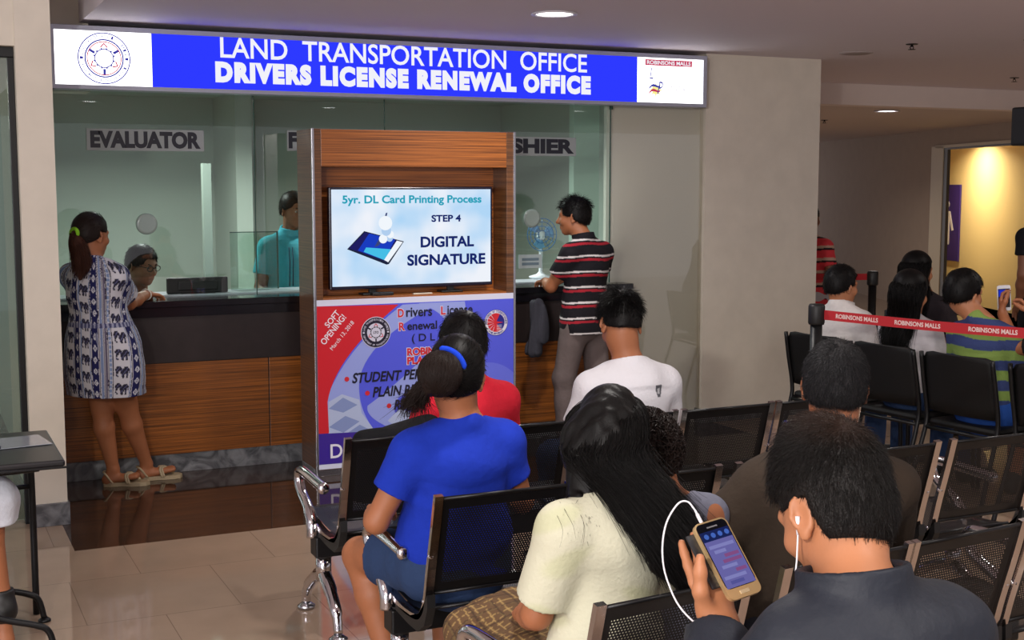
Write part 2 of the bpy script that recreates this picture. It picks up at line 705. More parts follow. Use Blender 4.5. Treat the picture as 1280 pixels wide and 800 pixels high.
def pane_with_slot(x0, x1, z0, z1, slots):
    pts = [(x0, z0)]
    for cx, w_, h_ in slots:
        pts += [(cx - w_ / 2, z0)]
        pts += [(cx - w_ / 2 + .05 - .05 * math.cos(a), z0 + h_ - .05 + .05 * math.sin(a)) for a in (0, .4, .8, 1.2, PI / 2)]
        pts += [(cx + w_ / 2 - .05 + .05 * math.sin(a), z0 + h_ - .05 + .05 * math.cos(a)) for a in (0, .4, .8, 1.2, PI / 2)]
        pts += [(cx + w_ / 2, z0)]
    pts += [(x1, z0), (x1, z1), (x0, z1)]
    return pts


for i, (x0, x1, z0, slots) in enumerate(((.70, 1.925, 1.03, [(1.30, .46, .13)]), (1.935, 2.75, 1.03, [(2.45, .4, .12)]), (2.76, 4.365, 1.03, [(3.80, .46, .11)]), (4.375, 5.11, .02, []))):
    gm = GLASSB if i == 3 else GLASS
    w = thing('window_%d' % (i + 1), ['left glass pane of the office front, evaluator window', 'second glass pane of the office front behind the wooden kiosk',
                                      'third glass pane of the office front, cashier window', 'right glass pane of the office front beside the pillar'][i], 'window', ((x0 + x1) / 2, FY + .02, 0))
    w['kind'] = 'structure'
    cx = (x0 + x1) / 2
    bm = NB()
    slab(bm, [(a - cx, b) for a, b in pane_with_slot(x0, x1, z0, 2.24, [(s_[0], s_[1], s_[2]) for s_ in slots])], (0, 0, 0), (1, 0, 0), (0, 0, 1), .0)
    struct('pane', bm, gm, w)
    if i == 3:
        continue
    bm = NB()
    box(bm, (x1 - cx - .002, -.004, z0), (x1 - cx + .003, .006, 2.24))
    if i == 2:
        box(bm, (x1 - cx - .004, -.012, 2.2), (x1 - cx + .014, .012, 2.235), .002)
    struct('edge', bm, GLASSE, w)
bm = NB()
box(bm, (.69, FY - .0, 2.235), (5.11, FY + .06, 2.30), .003)
struct('trim_3', bm, mat('grey_channel', srgb(120, 120, 124), .35, .6), label='grey metal channel holding the top of the glass front')
# far corridor wall with the lit doorway, running at an angle
P0, P1 = Vector((14.319, 18.03, 0)), Vector((11.464, 10.938, 0))
dv = (P1 - P0).normalized()
nv = Vector((dv.y, -dv.x, 0))  # towards the hall
if nv.dot(Vector((0, 0, 0)) - P0) < 0:
    nv = -nv
back = -nv
dl = Vector((12.262, 13.20, 0)); dl = P0 + dv * (dl - P0).dot(dv)       # left side of the door frame
jl = dl + dv * .36
bw = thing('wall_back', 'taupe back wall of the corridor', 'wall', (0, 0, 0)); bw['kind'] = 'structure'


def wall_seg(name, a, b, z0, z1, th, m, parent=None):
    bm = NB()
    q = [a, b, b + back * th, a + back * th]
    lo = [bm.verts.new((p.x, p.y, z0)) for p in q]
    hi = [bm.verts.new((p.x, p.y, z1)) for p in q]
    bm.faces.new(lo[::-1]); bm.faces.new(hi)
    for i in range(4):
        bm.faces.new((lo[i], lo[(i + 1) % 4], hi[(i + 1) % 4], hi[i]))
    bmesh.ops.recalc_face_normals(bm, faces=bm.faces[:])
    return struct(name, bm, m, parent)


wall_seg('panel', P0 - dv * 4, dl, 0, 2.42, .05, BACKW, bw)
wall_seg('panel', dl, dl + dv * 9, 2.20, 2.42, .05, BACKW, bw)
wall_seg('panel', dl + dv * 2.9, dl + dv * 9, 0, 2.20, .05, BACKW, bw)
DFR = mat('door_frame_cream', srgb(206, 190, 160), .5)
df = thing('door_2', 'open lit doorway to the restrooms with cream frame', 'door', (0, 0, 0)); df['kind'] = 'structure'
wall_seg('frame', dl - dv * .12 + nv * .02, dl + dv * .28 + nv * .02, 0, 2.19, .05, DFR, df)
wall_seg('jamb', dl + dv * .28 + nv * .01, dl + dv * .40 + nv * .01, 0, 2.19, .04, mat('dark_jamb', srgb(86, 78, 66), .4), df)
wall_seg('head_frame', dl + nv * .02, dl + dv * 2.9 + nv * .02, 2.165, 2.2, .06, DFR, df)
wall_seg('header_gap', dl + dv * .3 + nv * .015, dl + dv * 2.9 + nv * .015, 2.14, 2.165, .06, mat('dark_jamb', srgb(70, 62, 52), .4), df)
# lit room behind the doorway
CREAMW = mat('restroom_paint', srgb(236, 214, 160), .7)
r0 = dl - dv * 4.0 + back * 1.0
r1 = dl + dv * 6 + back * 1.0
wall_seg('wall_restroom', r0, r1, 0, 2.7, .1, CREAMW)
wall_seg('wall_restroom_side', dl - dv * 4.1 + back * .2, dl - dv * 4.0 + back * .2, 0, 2.7, .8, CREAMW)
bm = NB()
q = [dl - dv * 4 + back * .2, dl + dv * 6 + back * .2, r1, r0]
slab(bm, [(p.x, p.y) for p in q], (0, 0, 2.6), (1, 0, 0), (0, 1, 0), .1)
struct('ceiling_restroom', bm, CREAMW, label='ceiling of the lit restroom lobby')
bm = NB()
slab(bm, [(p.x, p.y) for p in q], (0, 0, -.06), (1, 0, 0), (0, 1, 0), .06)
struct('floor_restroom', bm, FLOOR, label='floor of the lit restroom lobby')

# ================================================================== LIGHTS OF THE PLACE
LENS = emis('lamp_lens', (1.0, .97, .98, 1), 9.0)
RIM = mat('lamp_rim', srgb(225, 222, 226), .4)


def downlight(x, y, z, power, label=None, col=(1, .95, .9), r=.10, group=None, lens=None):
    t = thing('ceiling_downlight', label, 'ceiling light', (x, y, z), 0, group)
    bm = NB()
    lathe(bm, [(r, .0), (r * 1.22, -.004), (r * 1.25, -.010), (r * 1.02, -.012), (r * .98, -.004)], n=28)
    obj('rim', bm, RIM, t, True)
    bm = NB()
    poly(bm, [(px, py, -.006) for px, py in circ(0, 0, r, 28)][::-1])
    obj('lens', bm, lens or LENS, t)
    l = lamp('AREA', 'downlight_glow', (0, 0, -.03), power, col, r * 1.8, spread=math.radians(150))
    l.parent = t


downlight(3.17, 6.216, CZ, 26, 'round white downlight in the ceiling in front of the lit sign')
downlight(8.698, 9.95, 2.41, 30, 'round white downlight in the low corridor ceiling')
for x, y in ((1.9, 3.3), (4.6, 3.4), (7.4, 4.6), (1.9, .6), (4.6, .6), (7.6, 1.2)):
    downlight(x, y, CZ, 20, 'round white downlight in the waiting hall ceiling out of the picture', group='hall downlights')
downlight(1.60, 9.3, 2.42, 38, 'small white downlight in the office ceiling above the evaluator sign', (.95, 1, .95), .075)
downlight(3.35, 8.9, 2.42, 46, 'white downlight in the office ceiling behind the kiosk top', (.95, 1, .95), .075)
rl = dl - dv * .75 + back * .52
downlight(rl.x, rl.y, 2.41, 34, 'warm downlight in the restroom lobby ceiling', (1, .84, .52))
cl = P0 + dv * 2 + nv * 2.0
downlight(10.2, 14.0, 2.41, 22, 'white downlight deep in the corridor ceiling', (1, .9, .8))

# ================================================================== SIGN OVER THE OFFICE FRONT
WLIT = emis('lit_white', (1, 1, 1, 1), 2.4)
BLIT = emis('lit_blue', (.018, .028, .86, 1), 1.5)
LETW = emis('lit_letters', (.93, .93, 1, 1), .95)
INKB = emis('lit_ink_blue', srgb(70, 70, 170), .9)
INKR = emis('lit_ink_red', srgb(205, 60, 95), .9)
INKF = emis('lit_ink_faint', srgb(226, 222, 232), 1.0)
INKY = emis('lit_ink_yellow', srgb(250, 238, 150), 1.0)
SX0, SX1, SZ0, SZ1 = .795, 5.006, 2.249, 2.545
sg = thing('lit_sign', 'long backlit blue and white sign over the office front', 'sign', (SX0, FY - .13, SZ0 - .015))
W_, H_ = SX1 - SX0, SZ1 - SZ0
bm = NB()
box(bm, (-.02, 0, -.012), (W_ + .02, .13, .012), .002)
box(bm, (-.02, 0, H_ + .012), (W_ + .02, .13, H_ + .04), .002)
box(bm, (-.03, -.001, -.012), (.0, .13, H_ + .04), .002)
box(bm, (W_, -.001, -.012), (W_ + .03, .13, H_ + .04), .002)
box(bm, (-.02, .10, 0), (W_ + .02, .13, H_ + .03))
obj('frame', bm, mat('sign_aluminium', srgb(178, 180, 196), .4, .5), sg)
O, U, V = (0, .004, .012), (1, 0, 0), (0, 0, 1)
bx0, bx1 = .521, 3.69


def panel(name, x0, x1, m, label):
    bm = NB()
    box(bm, (x0, .004, .012), (x1, .03, H_ + .012))
    return obj(name, bm, m, sg, label=label)


pl = panel('logo_panel', 0, bx0, WLIT, 'white lit panel with a round seal')
pb = panel('name_panel', bx0, bx1, BLIT, 'blue lit panel with white lettering')
pr = panel('mall_panel', bx1, W_, WLIT, 'white lit panel with a red band')
bm = NB()
text(bm, 'LAND  TRANSPORTATION  OFFICE', bx0 + .387, .178, O, U, V, w=2.40, h=.118, bold=.014)
obj('lettering', bm, LETW, pb, label='thin white upper line of lettering')
bm = NB()
text(bm, 'DRIVERS LICENSE RENEWAL OFFICE', bx0 + .356, .036, O, U, V, w=2.46, h=.122, bold=.075, spacing=1.2)
obj('lettering', bm, LETW, pb)


def seal(parent, O, U, V, cx, cy, r, ink, red, faint, off=.0012, ring_text=True, solid=None):
    """round agency seal: ring of lettering, spoked wheel, three red arrow tips"""
    bm = NB()
    k = dict(O=O, U=U, V=V, off=off)
    if solid:
        ring2(bm, cx, cy, .0, r * .66, mi=2, **k)
        k['off'] = off + .0008
    ring2(bm, cx, cy, r * .955, r, mi=0, **k)
    ring2(bm, cx, cy, r * .69, r * .745, mi=0, **k)
    ring2(bm, cx, cy, r * .62, r * (.66 if not solid else .69), mi=0 if solid else 1, **k)
    if solid:
        ring2(bm, cx, cy, r * .745, r * .97, mi=0, **dict(k, off=off))
    ring2(bm, cx, cy, r * .33, r * .37, mi=0, **k)
    for i in range(12):
        a = 2 * PI * i / 12 + PI / 12
        ring2(bm, cx, cy, r * .35, r * .41, mi=0, n=3, a0=a - .09, a1=a + .09, **k)
    for i in range(3):
        a = PI / 2 + 2 * PI * i / 3
        b = a + PI / 3
        for sgn in (-1, 1):
            ring2(bm, cx + r * .5 * math.cos(b), cy + r * .5 * math.sin(b), 0, r * .05, mi=0, n=10, **k)
        Uv, Vv = Vector(U), Vector(V)
        n_ = Uv.cross(Vv).normalized()
        tip = (cx + r * .61 * math.cos(a), cy + r * .61 * math.sin(a))
        for sgn in (-1, 1):
            dx, dy = math.cos(a + sgn * .5), math.sin(a + sgn * .5)
            e = (cx + r * .42 * math.cos(a + sgn * .26), cy + r * .42 * math.sin(a + sgn * .26))
            w2 = (-(tip[1] - e[1]) * .2, (tip[0] - e[0]) * .2)
            pp = [tip, (tip[0] - r * .07 * math.cos(a), tip[1] - r * .07 * math.sin(a)), (e[0] + w2[0] * sgn * .0, e[1]), (e[0] + r * .05 * math.cos(a + sgn), e[1] + r * .05 * math.sin(a + sgn))]
            poly(bm, [Vector(O) + Uv * p[0] + Vv * p[1] + n_ * (k['off'] + .0004) for p in (pp if sgn < 0 else pp[::-1])], 1)
        sp = [(cx + r * q_ * math.cos(b + s_ * .05 / q_), cy + r * q_ * math.sin(b + s_ * .05 / q_)) for q_, s_ in ((.41, -1), (.63, -1), (.63, 1), (.41, 1))]
        poly(bm, [Vector(O) + Uv * p[0] + Vv * p[1] + n_ * (k['off'] + .0002) for p in sp], 0)
    text(bm, 'LTO', cx, cy - r * .09, O, U, V, w=r * .36, h=r * .18, bold=.03, mi=2 if not solid else 0, off=k['off'] + .0004, align='C')
    lm = 0 if not solid else 2
    arc_text(bm, 'LAND TRANSPORTATION OFFICE', cx, cy, r * .855, r * .13, PI * .96, PI * .04, O, U, V, mi=lm, off=k['off'] + .0004)
    arc_text(bm, 'DEPARTMENT OF TRANSPORTATION', cx, cy, r * .855, r * .12, PI * 1.06, PI * 1.94, O, U, V, mi=lm, off=k['off'] + .0004, inward=True)
    for a in (0, PI):
        ring2(bm, cx, cy, r * .79, r * .92, mi=0 if not solid else 2, n=2, a0=a - .06, a1=a + .06, **dict(k, off=k['off'] + .0005))
    return obj('seal', bm, [ink, red, faint], parent)


seal(pl, O, U, V, .262, H_ / 2, .142, INKB, INKR, INKF, off=.0015)
bm = NB()
mx = bx1 + .06
slab(bm, [(mx, .245), (mx + .37, .245), (mx + .37, .285), (mx, .285)], Vector(O) + Vector((0, -.0015, 0)), U, V, .0, 0)
text(bm, 'ROBINSONS MALLS', mx + .012, .252, O, U, V, w=.345, h=.026, bold=.03, mi=1, off=.003)
text(bm, 'L', mx + .035, .155, O, U, V, w=.03, h=.075, shear=.25, mi=2, off=.0015)
text(bm, 'ingkod', mx + .09, .175, O, U, V, w=.22, h=.05, shear=.25, mi=3, off=.0015)
text(bm, 'P', mx + .095, .055, O, U, V, w=.045, h=.085, shear=.3, mi=2, off=.0030)
text(bm, 'inoy', mx + .175, .055, O, U, V, w=.16, h=.075, shear=.25, mi=3, off=.0015)
ring2(bm, mx + .085, .085, 0, .032, O, U, V, 4, 20, off=.0012)
for i in range(8):
    a = PI / 4 * i
    c, s_ = math.cos(a), math.sin(a)
    slab(bm, [(mx + .085 + c * .03 - s_ * .006, .085 + s_ * .03 + c * .006), (mx + .085 + c * .03 + s_ * .006, .085 + s_ * .03 - c * .006), (mx + .085 + c * .06, .085 + s_ * .06)],
         Vector(O) + Vector((0, -.0012, 0)), U, V, 0, 4)
for (zz, mi_) in ((.098, 2), (.066, 0)):
    up = [(mx + .03 + .09 * t_, zz + .014 * math.sin(t_ * 5.0) + .03 * t_) for t_ in np.linspace(0, 1, 10)]
    slab(bm, up + [(a, b - .017 + abs(i_ - 5) * .0015) for i_, (a, b) in enumerate(up[::-1])], Vector(O) + Vector((0, -.0022, 0)), U, V, 0, mi_)
obj('emblem', bm, [INKR, LETW, INKB, INKF, INKY], pr)

# ================================================================== COUNTER
ct = thing('service_counter', 'long service counter with black top and wood front below the glass', 'counter', (.70, 7.62, 0))
L_ = 3.80
bm = NB(); box(bm, (0, 0, .985), (L_, .52, 1.025), .004); obj('countertop', bm, BLACKL, ct, label='glossy black countertop')
bm = NB(); box(bm, (0, .015, .93), (L_, .06, .985)); obj('upper_band', bm, BLACKL, ct, label='glossy black band')
bm = NB(); box(bm, (0, .03, .66), (L_, .07, .93), .001); obj('front_panel', bm, DKPANEL, ct, label='dark brown upper panel')
xs = [0, 1.27, 2.45, L_]
for a, b in zip(xs, xs[1:]):
    bm = NB(); box(bm, (a + .003, .03, .115), (b - .003, .07, .656), .002); obj('wood_panel', bm, WOODC, ct, label='wood grain panel')
bm = NB(); box(bm, (0, .04, .115), (L_, .09, .93)); obj('carcass', bm, BLKPLAS, ct)
bm = NB(); box(bm, (0, .045, .0), (L_, .085, .115), .002); obj('skirting', bm, MARBLE, ct, label='grey marble skirting')
bm = NB(); box(bm, (0, .30, .985), (L_ - .05, .56, 1.035), .003); obj('inner_ledge', bm, mat('pale_ledge', srgb(176, 184, 192), .3), ct, label='pale inner ledge')
bm = NB(); box(bm, (L_ - .02, .02, .0), (L_, .5, .985)); obj('end_panel', bm, BLACKL, ct)

# paper signs hung on the glass
SIGNP = mat('sign_board', srgb(150, 156, 156), .5)
INK = mat('sign_ink', srgb(30, 32, 44), .5)
for (x0, x1, z0, s_, lab, tw, off_) in ((.965, 1.625, 1.89, 'EVALUATOR', 'grey paper sign reading EVALUATOR on the left window', .62, .02),
                                        (2.125, 2.60, 1.90, 'F', 'grey paper sign mostly hidden behind the kiosk, letter F showing', .055, .008),
                                        (3.36, 4.095, 1.885, 'CASHIER', 'grey paper sign reading CASHIER partly behind the kiosk', .70, .02)):
    bm = NB(); box(bm, (x0, FY + .006, z0), (x1, FY + .012, z0 + .122))
    o = obj('paper_sign', bm, SIGNP)
    tag(o, lab, 'sign', 'window signs')
    bm = NB(); text(bm, s_, x0 + off_, z0 + .014, (0, FY + .006, 0), (1, 0, 0), (0, 0, 1), w=tw, h=.098, bold=.055)
    obj('lettering', bm, INK, o)
# speaking holes, notice
for (x, z, lab) in ((1.283, 1.47, 'round speaking disc in the evaluator window'), (3.765, 1.474, 'round speaking disc in the cashier window beside the kiosk')):
    t = thing('speaking_disc', lab, 'window disc', (x, FY, z), 0, 'speaking discs')
    bm = NB(); lathe(bm, [(.044, -.004), (.060, -.004), (.062, .006), (.044, .006)], n=28, axis='Y'); obj('rim', bm, mat('clear_rim', srgb(150, 165, 160), .15), t, True)
    bm = NB(); lathe(bm, [(.0, -.002), (.043, -.002), (.043, .003), (0, .003)], n=24, axis='Y'); obj('disc', bm, mat('frosted_disc', srgb(200, 203, 205), .5), t)
t = thing('window_notice', 'small white notice on the cashier window beside the kiosk', 'notice', (3.755, FY + .004, 1.19))
bm = NB(); box(bm, (-.085, -.003, -.045), (.085, .002, .045)); obj('sheet', bm, mat('pale_notice', srgb(176, 192, 196), .5), t)
bm = NB()
for z in (.014, -.016):
    box(bm, (-.062, -.0045, z - .009), (.062, -.003, z + .009))
obj('print_lines', bm, mat('notice_print', srgb(110, 132, 146), .6), t, label='two grey bands of illegible print')
# blue round thing in front of the cashier
t = thing('desk_fan', 'round blue desk fan behind the cashier window', 'fan', (4.08, 8.2, 1.035))
bm = NB()
for rr in (.03, .06, .09, .115):
    tube(bm, [(rr * math.cos(a), -.02, .31 + rr * math.sin(a)) for a in np.linspace(0, 2 * PI, 25)[:-1]], .003, 6, closed=True)
for k in range(12):
    a = k * PI / 6
    tube(bm, [(.02 * math.cos(a), -.02, .31 + .02 * math.sin(a)), (.115 * math.cos(a), -.02, .31 + .115 * math.sin(a))], .002, 5)
obj('guard', bm, mat('fan_blue', srgb(70, 130, 190), .4), t, True)
bm = NB()
for k in range(3):
    a = k * 2 * PI / 3
    slab(bm, [(.02 * math.cos(a + q_) if 0 else r_ * math.cos(a + q_), r_ * math.sin(a + q_)) for r_, q_ in ((.02, -.3), (.1, -.25), (.105, .3), (.09, .75), (.02, .5))], (0, .0, .31), (1, 0, 0), (0, .25, 1), .004)
obj('blades', bm, mat('fan_blade', srgb(120, 175, 215), .3), t)
bm = NB(); lathe(bm, [(0, 0), (.08, 0), (.085, .015), (.03, .03), (.014, .05), (.014, .27), (.03, .28), (.03, .33), (0, .34)], n=20); obj('stand', bm, mat('fan_stand', srgb(215, 225, 232), .4), t, True)
# computer monitor seen from behind
t = thing('computer_monitor', 'black flat monitor seen from behind on the counter', 'monitor', (1.62, 7.98, 1.035))
bm = NB(); box(bm, (-.185, -.02, .0), (.185, .012, .098), .008); box(bm, (-.12, -.032, .02), (.12, -.018, .075), .006); obj('casing', bm, BLKPLAS, t)
bm = NB(); box(bm, (-.178, .012, .006), (.178, .0135, .092)); obj('screen', bm, mat('screen_off', srgb(60, 80, 110), .2), t)
bm = NB(); box(bm, (-.03, .0, .0), (.03, .02, .02)); box(bm, (-.1, -.05, 0), (.1, .1, .006), .002); obj('stand', bm, BLKPLAS, t)
# low glass divider
t = thing('glass_divider', 'low green edged glass divider on the office desk', 'divider', (1.86, 8.12, 1.035))
bm = NB(); box(bm, (0, 0, 0), (.30, .008, .36)); obj('pane', bm, GLASS, t)
bm = NB(); box(bm, (.30, -.002, 0), (.308, .01, .36)); box(bm, (0, -.002, .36), (.308, .01, .366)); obj('polished_edge', bm, GLASSE, t)

# ================================================================== KIOSK WITH TV AND POSTER
kx, ky, kw, kd, kh = 2.125, 7.18, 1.265, .32, 2.013
ks = thing('display_kiosk', 'tall wood grain display kiosk holding a television', 'kiosk', (kx, ky, 0))
bm = NB(); box(bm, (0, 0, .04), (.05, kd, kh), .002); obj('side_panel', bm, WOODS, ks)
bm = NB(); box(bm, (kw - .05, 0, .04), (kw, kd, kh), .002); obj('side_panel', bm, WOODS, ks)
bm = NB(); box(bm, (.05, .002, 1.80), (kw - .05, kd, kh - .002), .002); obj('header', bm, WOOD, ks)
bm = NB(); box(bm, (.05, .20, 1.04), (kw - .05, .23, 1.80)); obj('back_panel', bm, WOOD, ks)
bm = NB(); box(bm, (.05, .004, .04), (kw - .05, kd, 1.045), .002); obj('lower_cabinet', bm, WOOD, ks)
bm = NB(); box(bm, (.0, .01, 0), (kw, kd, .04), .002); obj('plinth', bm, STEEL, ks)
for x in (.0, kw):
    bm = NB()
    box(bm, (x - .006, -.006, .03), (x + .008, .012, kh + .001), .001)
    obj('edge_trim', bm, STEEL, ks, label='steel corner trim')

tv = thing('television', 'flat screen television showing DIGITAL SIGNATURE inside the kiosk', 'television', (2.75, 7.27, 1.047))
tx0, tx1, tz0, tz1 = -.505, .535, .035, .635
bm = NB(); box(bm, (tx0, 0, tz0), (tx1, .045, tz1), .006); obj('bezel', bm, mat('tv_bezel', srgb(18, 16, 40), .25), tv)


def screen_mat():
    m = bpy.data.materials.new('tv_screen')
    m.use_nodes = True
    nt = m.node_tree
    nt.nodes.remove(nt.nodes['Principled BSDF'])
    tc = nt.nodes.new('ShaderNodeTexCoord')
    mp = nt.nodes.new('ShaderNodeMapping'); mp.inputs['Scale'].default_value = (1, 1, 1)
    n = nt.nodes.new('ShaderNodeTexNoise'); n.inputs['Scale'].default_value = 3.2; n.inputs['Detail'].default_value = 2
    rp = nt.nodes.new('ShaderNodeValToRGB')
    rp.color_ramp.elements[0].position = .32; rp.color_ramp.elements[0].color = srgb(176, 214, 246)
    rp.color_ramp.elements[1].position = .62; rp.color_ramp.elements[1].color = srgb(238, 242, 250)
    e = nt.nodes.new('ShaderNodeEmission'); e.inputs[1].default_value = 1.0
    nt.links.new(tc.outputs['Object'], mp.inputs[0]); nt.links.new(mp.outputs[0], n.inputs['Vector'])
    nt.links.new(n.outputs['Fac'], rp.inputs[0]); nt.links.new(rp.outputs[0], e.inputs[0])
    nt.links.new(e.outputs[0], nt.nodes['Material Output'].inputs[0])
    return m


b_ = .014
bm = NB(); box(bm, (tx0 + b_, -.002, tz0 + b_ + .006), (tx1 - b_, .002, tz1 - b_)); scr = obj('screen', bm, screen_mat(), tv)
SW, SH = tx1 - tx0 - 2 * b_, tz1 - tz0 - 2 * b_ - .006
O, U, V = (tx0 + b_, -.002, tz0 + b_ + .006), (SW, 0, 0), (0, 0, SH)
O2, U2, V2 = O, (1, 0, 0), (0, 0, 1)
TEAL, NAVY = emis('scr_teal', srgb(34, 160, 186), 1), emis('scr_navy', srgb(24, 38, 104), 1)
bm = NB()
text(bm, '5yr. DL Card Printing Process', SW * .065, SH * .83, O2, U2, V2, w=SW * .875, h=SH * .11, bold=.03)
obj('lettering', bm, TEAL, scr)
bm = NB()
text(bm, 'STEP 4', SW * .615, SH * .655, O2, U2, V2, w=SW * .19, h=SH * .075, bold=.035)
obj('lettering', bm, NAVY, scr)
bm = NB()
text(bm, 'DIGITAL', SW * .545, SH * .385, O2, U2, V2, w=SW * .345, h=SH * .118, bold=.035)
obj('lettering', bm, NAVY, scr)
bm = NB()
text(bm, 'SIGNATURE', SW * .46, SH * .195, O2, U2, V2, w=SW * .505, h=SH * .118, bold=.035)
obj('lettering', bm, NAVY, scr)
bm = NB()


def sl(pts, mi, off):
    slab(bm, [(x * SW, z * SH) for x, z in pts], Vector(O2) + Vector((0, -off, 0)), U2, V2, 0, mi)


sl([(.09, .385), (.195, .57), (.44, .455), (.345, .22), (.33, .215)], 0, .001)      # tablet edge
sl([(.10, .395), (.20, .558), (.432, .448), (.34, .24)], 1, .0015)                   # bezel
sl([(.155, .37), (.225, .545), (.385, .475), (.315, .265)], 2, .002)                  # screen
sl([(.19, .355), (.205, .40), (.36, .375), (.315, .265)], 3, .0025)                   # bright part of it
sl([(.315, .265), (.395, .465), (.432, .448), (.34, .24)], 4, .0027)                  # white button strip
sl([(.255, .40), (.275, .46), (.30, .52), (.318, .50), (.285, .42)], 5, .003)          # pen
for (x, z, r, mi_) in ((.325, .65, .042, 4), (.33, .57, .03, 6), (.31, .485, .026, 4), (.355, .53, .022, 4), (.35, .49, .02, 6)):
    slab(bm, [(x * SW + r * SW * c_, z * SH + r * SW * s__) for c_, s__ in circ(0, 0, 1, 20)], Vector(O2) + Vector((0, -.0032 - r * .01, 0)), U2, V2, 0, mi_)
sl([(.318, .70), (.328, .755), (.338, .76), (.332, .70)], 5, .0034)
obj('tablet_picture', bm, [emis('p0', srgb(30, 36, 60)), emis('p1', srgb(32, 30, 96)), emis('p2', srgb(26, 60, 190)), emis('p3', srgb(70, 190, 230)), emis('p4', srgb(240, 246, 252)), emis('p5', srgb(60, 70, 120)), emis('p6', srgb(176, 206, 238))], scr)
for x in (-.24, .26):
    bm = NB()
    box(bm, (x - .07, -.02, 0), (x + .07, .07, .010), .003); box(bm, (x - .02, .01, .0), (x + .02, .035, .04), .002)
    obj('foot', bm, BLKPLAS, tv)
t = thing('media_box', 'small black box under the television', 'box', (2.55, 7.225, 1.046))
bm = NB(); box(bm, (-.065, -.02, 0), (.065, .03, .018), .003); obj('casing', bm, BLKPLAS, t)
bm = NB(); box(bm, (-.045, -.021, .006), (.045, -.02, .009)); obj('slot', bm, mat('slot_grey', srgb(60, 60, 66), .4), t)
t = thing('paper_slip', 'small pale strip of card under the television', 'card', (2.80, 7.215, 1.046))
bm = NB(); box(bm, (-.06, -.012, 0), (.06, .012, .006), .001); obj('card', bm, mat('pale_card', srgb(215, 205, 185), .6), t)

po = thing('poster', 'blue and red vinyl poster listing licence services on the kiosk front', 'poster', (kx + .008, ky - .006, .045))
PW, PH = kw - .016, .99
bm = NB(); box(bm, (0, 0, 0), (PW, .004, PH)); obj('sheet', bm, mat('poster_white', srgb(214, 216, 236), .35), po)
O, U, V = (0, 0, 0), (1, 0, 0), (0, 0, 1)
PM = [mat('poster_blue', srgb(84, 92, 222), .3), mat('poster_pale', srgb(150, 162, 226), .3), mat('poster_red', srgb(206, 36, 48), .3), mat('poster_purple', srgb(62, 40, 146), .3),
      mat('poster_grey', srgb(178, 190, 222), .3), mat('poster_mid', srgb(104, 114, 228), .3), mat('poster_greydark', srgb(132, 148, 196), .3)]
bm = NB()


def ps(pts, mi, off):
    slab(bm, [(x * PW, z * PH) for x, z in pts], Vector(O) + Vector((0, -off, 0)), U, V, 0, mi)


def bez(a, b, c, n=14):
    return [((1 - t) ** 2 * a[0] + 2 * t * (1 - t) * b[0] + t * t * c[0], (1 - t) ** 2 * a[1] + 2 * t * (1 - t) * b[1] + t * t * c[1]) for t in np.linspace(0, 1, n)]


ps([(0, .175), (1, .155), (1, .965), (0, .965)], 0, .0004)
# broad pale arc with grey tiles between red corner and blue field
ps(bez((.0, .18), (.02, .62), (.42, .955)) + [(.62, .96)] + bez((.62, .96), (.22, .75), (.20, .50)) + bez((.20, .5), (.19, .32), (.30, .17)), 1, .0008)
ps([(.04, .175), (.05, .40), (.115, .44), (.20, .40), (.21, .32), (.29, .178)], 4, .0010)
for q_ in ([(.05, .36), (.12, .42), (.19, .37), (.12, .33)], [(.05, .25), (.13, .31), (.20, .27), (.12, .21)], [(.13, .20), (.2, .25), (.27, .2), (.2, .178)]):
    ps(q_, 6, .0012)
ps(bez((.50, .96), (.72, .86), (.60, .72)) + bez((.60, .72), (.44, .52), (.24, .36)) + bez((.24, .36), (.22, .28), (.42, .175)) + [(.56, .172)] + bez((.56, .172), (.30, .28), (.40, .40)) + bez((.40, .40), (.74, .60), (.76, .75)) + [(.74, .96)], 1, .0009)
ps([(.42, .175), (.34, .26), (.40, .33), (.56, .24), (.62, .168)], 4, .0011)
ps(bez((.72, .55), (.9, .62), (1, .5)) + [(1, .38)] + bez((1, .38), (.86, .5), (.72, .42)), 5, .0011)
ps([(0, .178)] + bez((.0, .178), (.0, .65), (.40, .957))[0:] + [(.0, .965)], 2, .0013)
ps(bez((.0, .178), (.06, .2), (.05, .22), 3) + bez((.045, .40), (.08, .66), (.40, .957)) + [(.0, .965), (0, .178)], 2, .00131)
ps([(0, 0.03), (1, .02), (1, .175), (0, .215)], 3, .0015)
obj('artwork', bm, PM, po)
BK, RD, WH = mat('poster_black', srgb(22, 20, 42), .4), mat('poster_redink', srgb(206, 40, 52), .4), mat('poster_whiteink', srgb(232, 230, 240), .4)
GL = mat('poster_halo', srgb(206, 206, 236), .4)


def pt(s_, x, z, w_, h_, m_, bold=.02, shear=0.0, rot=0.0, halo=False, sp=1.0):
    bm = NB()
    if halo:
        text(bm, s_, x - .004, z - .004, O, U, V, w=w_ + .008, h=h_ + .008, bold=bold + .05, shear=shear, rot=rot, spacing=sp, mi=1, off=.0022)
    text(bm, s_, x, z, O, U, V, w=w_, h=h_, bold=bold, shear=shear, rot=rot, off=.0030, spacing=sp)
    return obj('lettering', bm, [m_, GL], po)


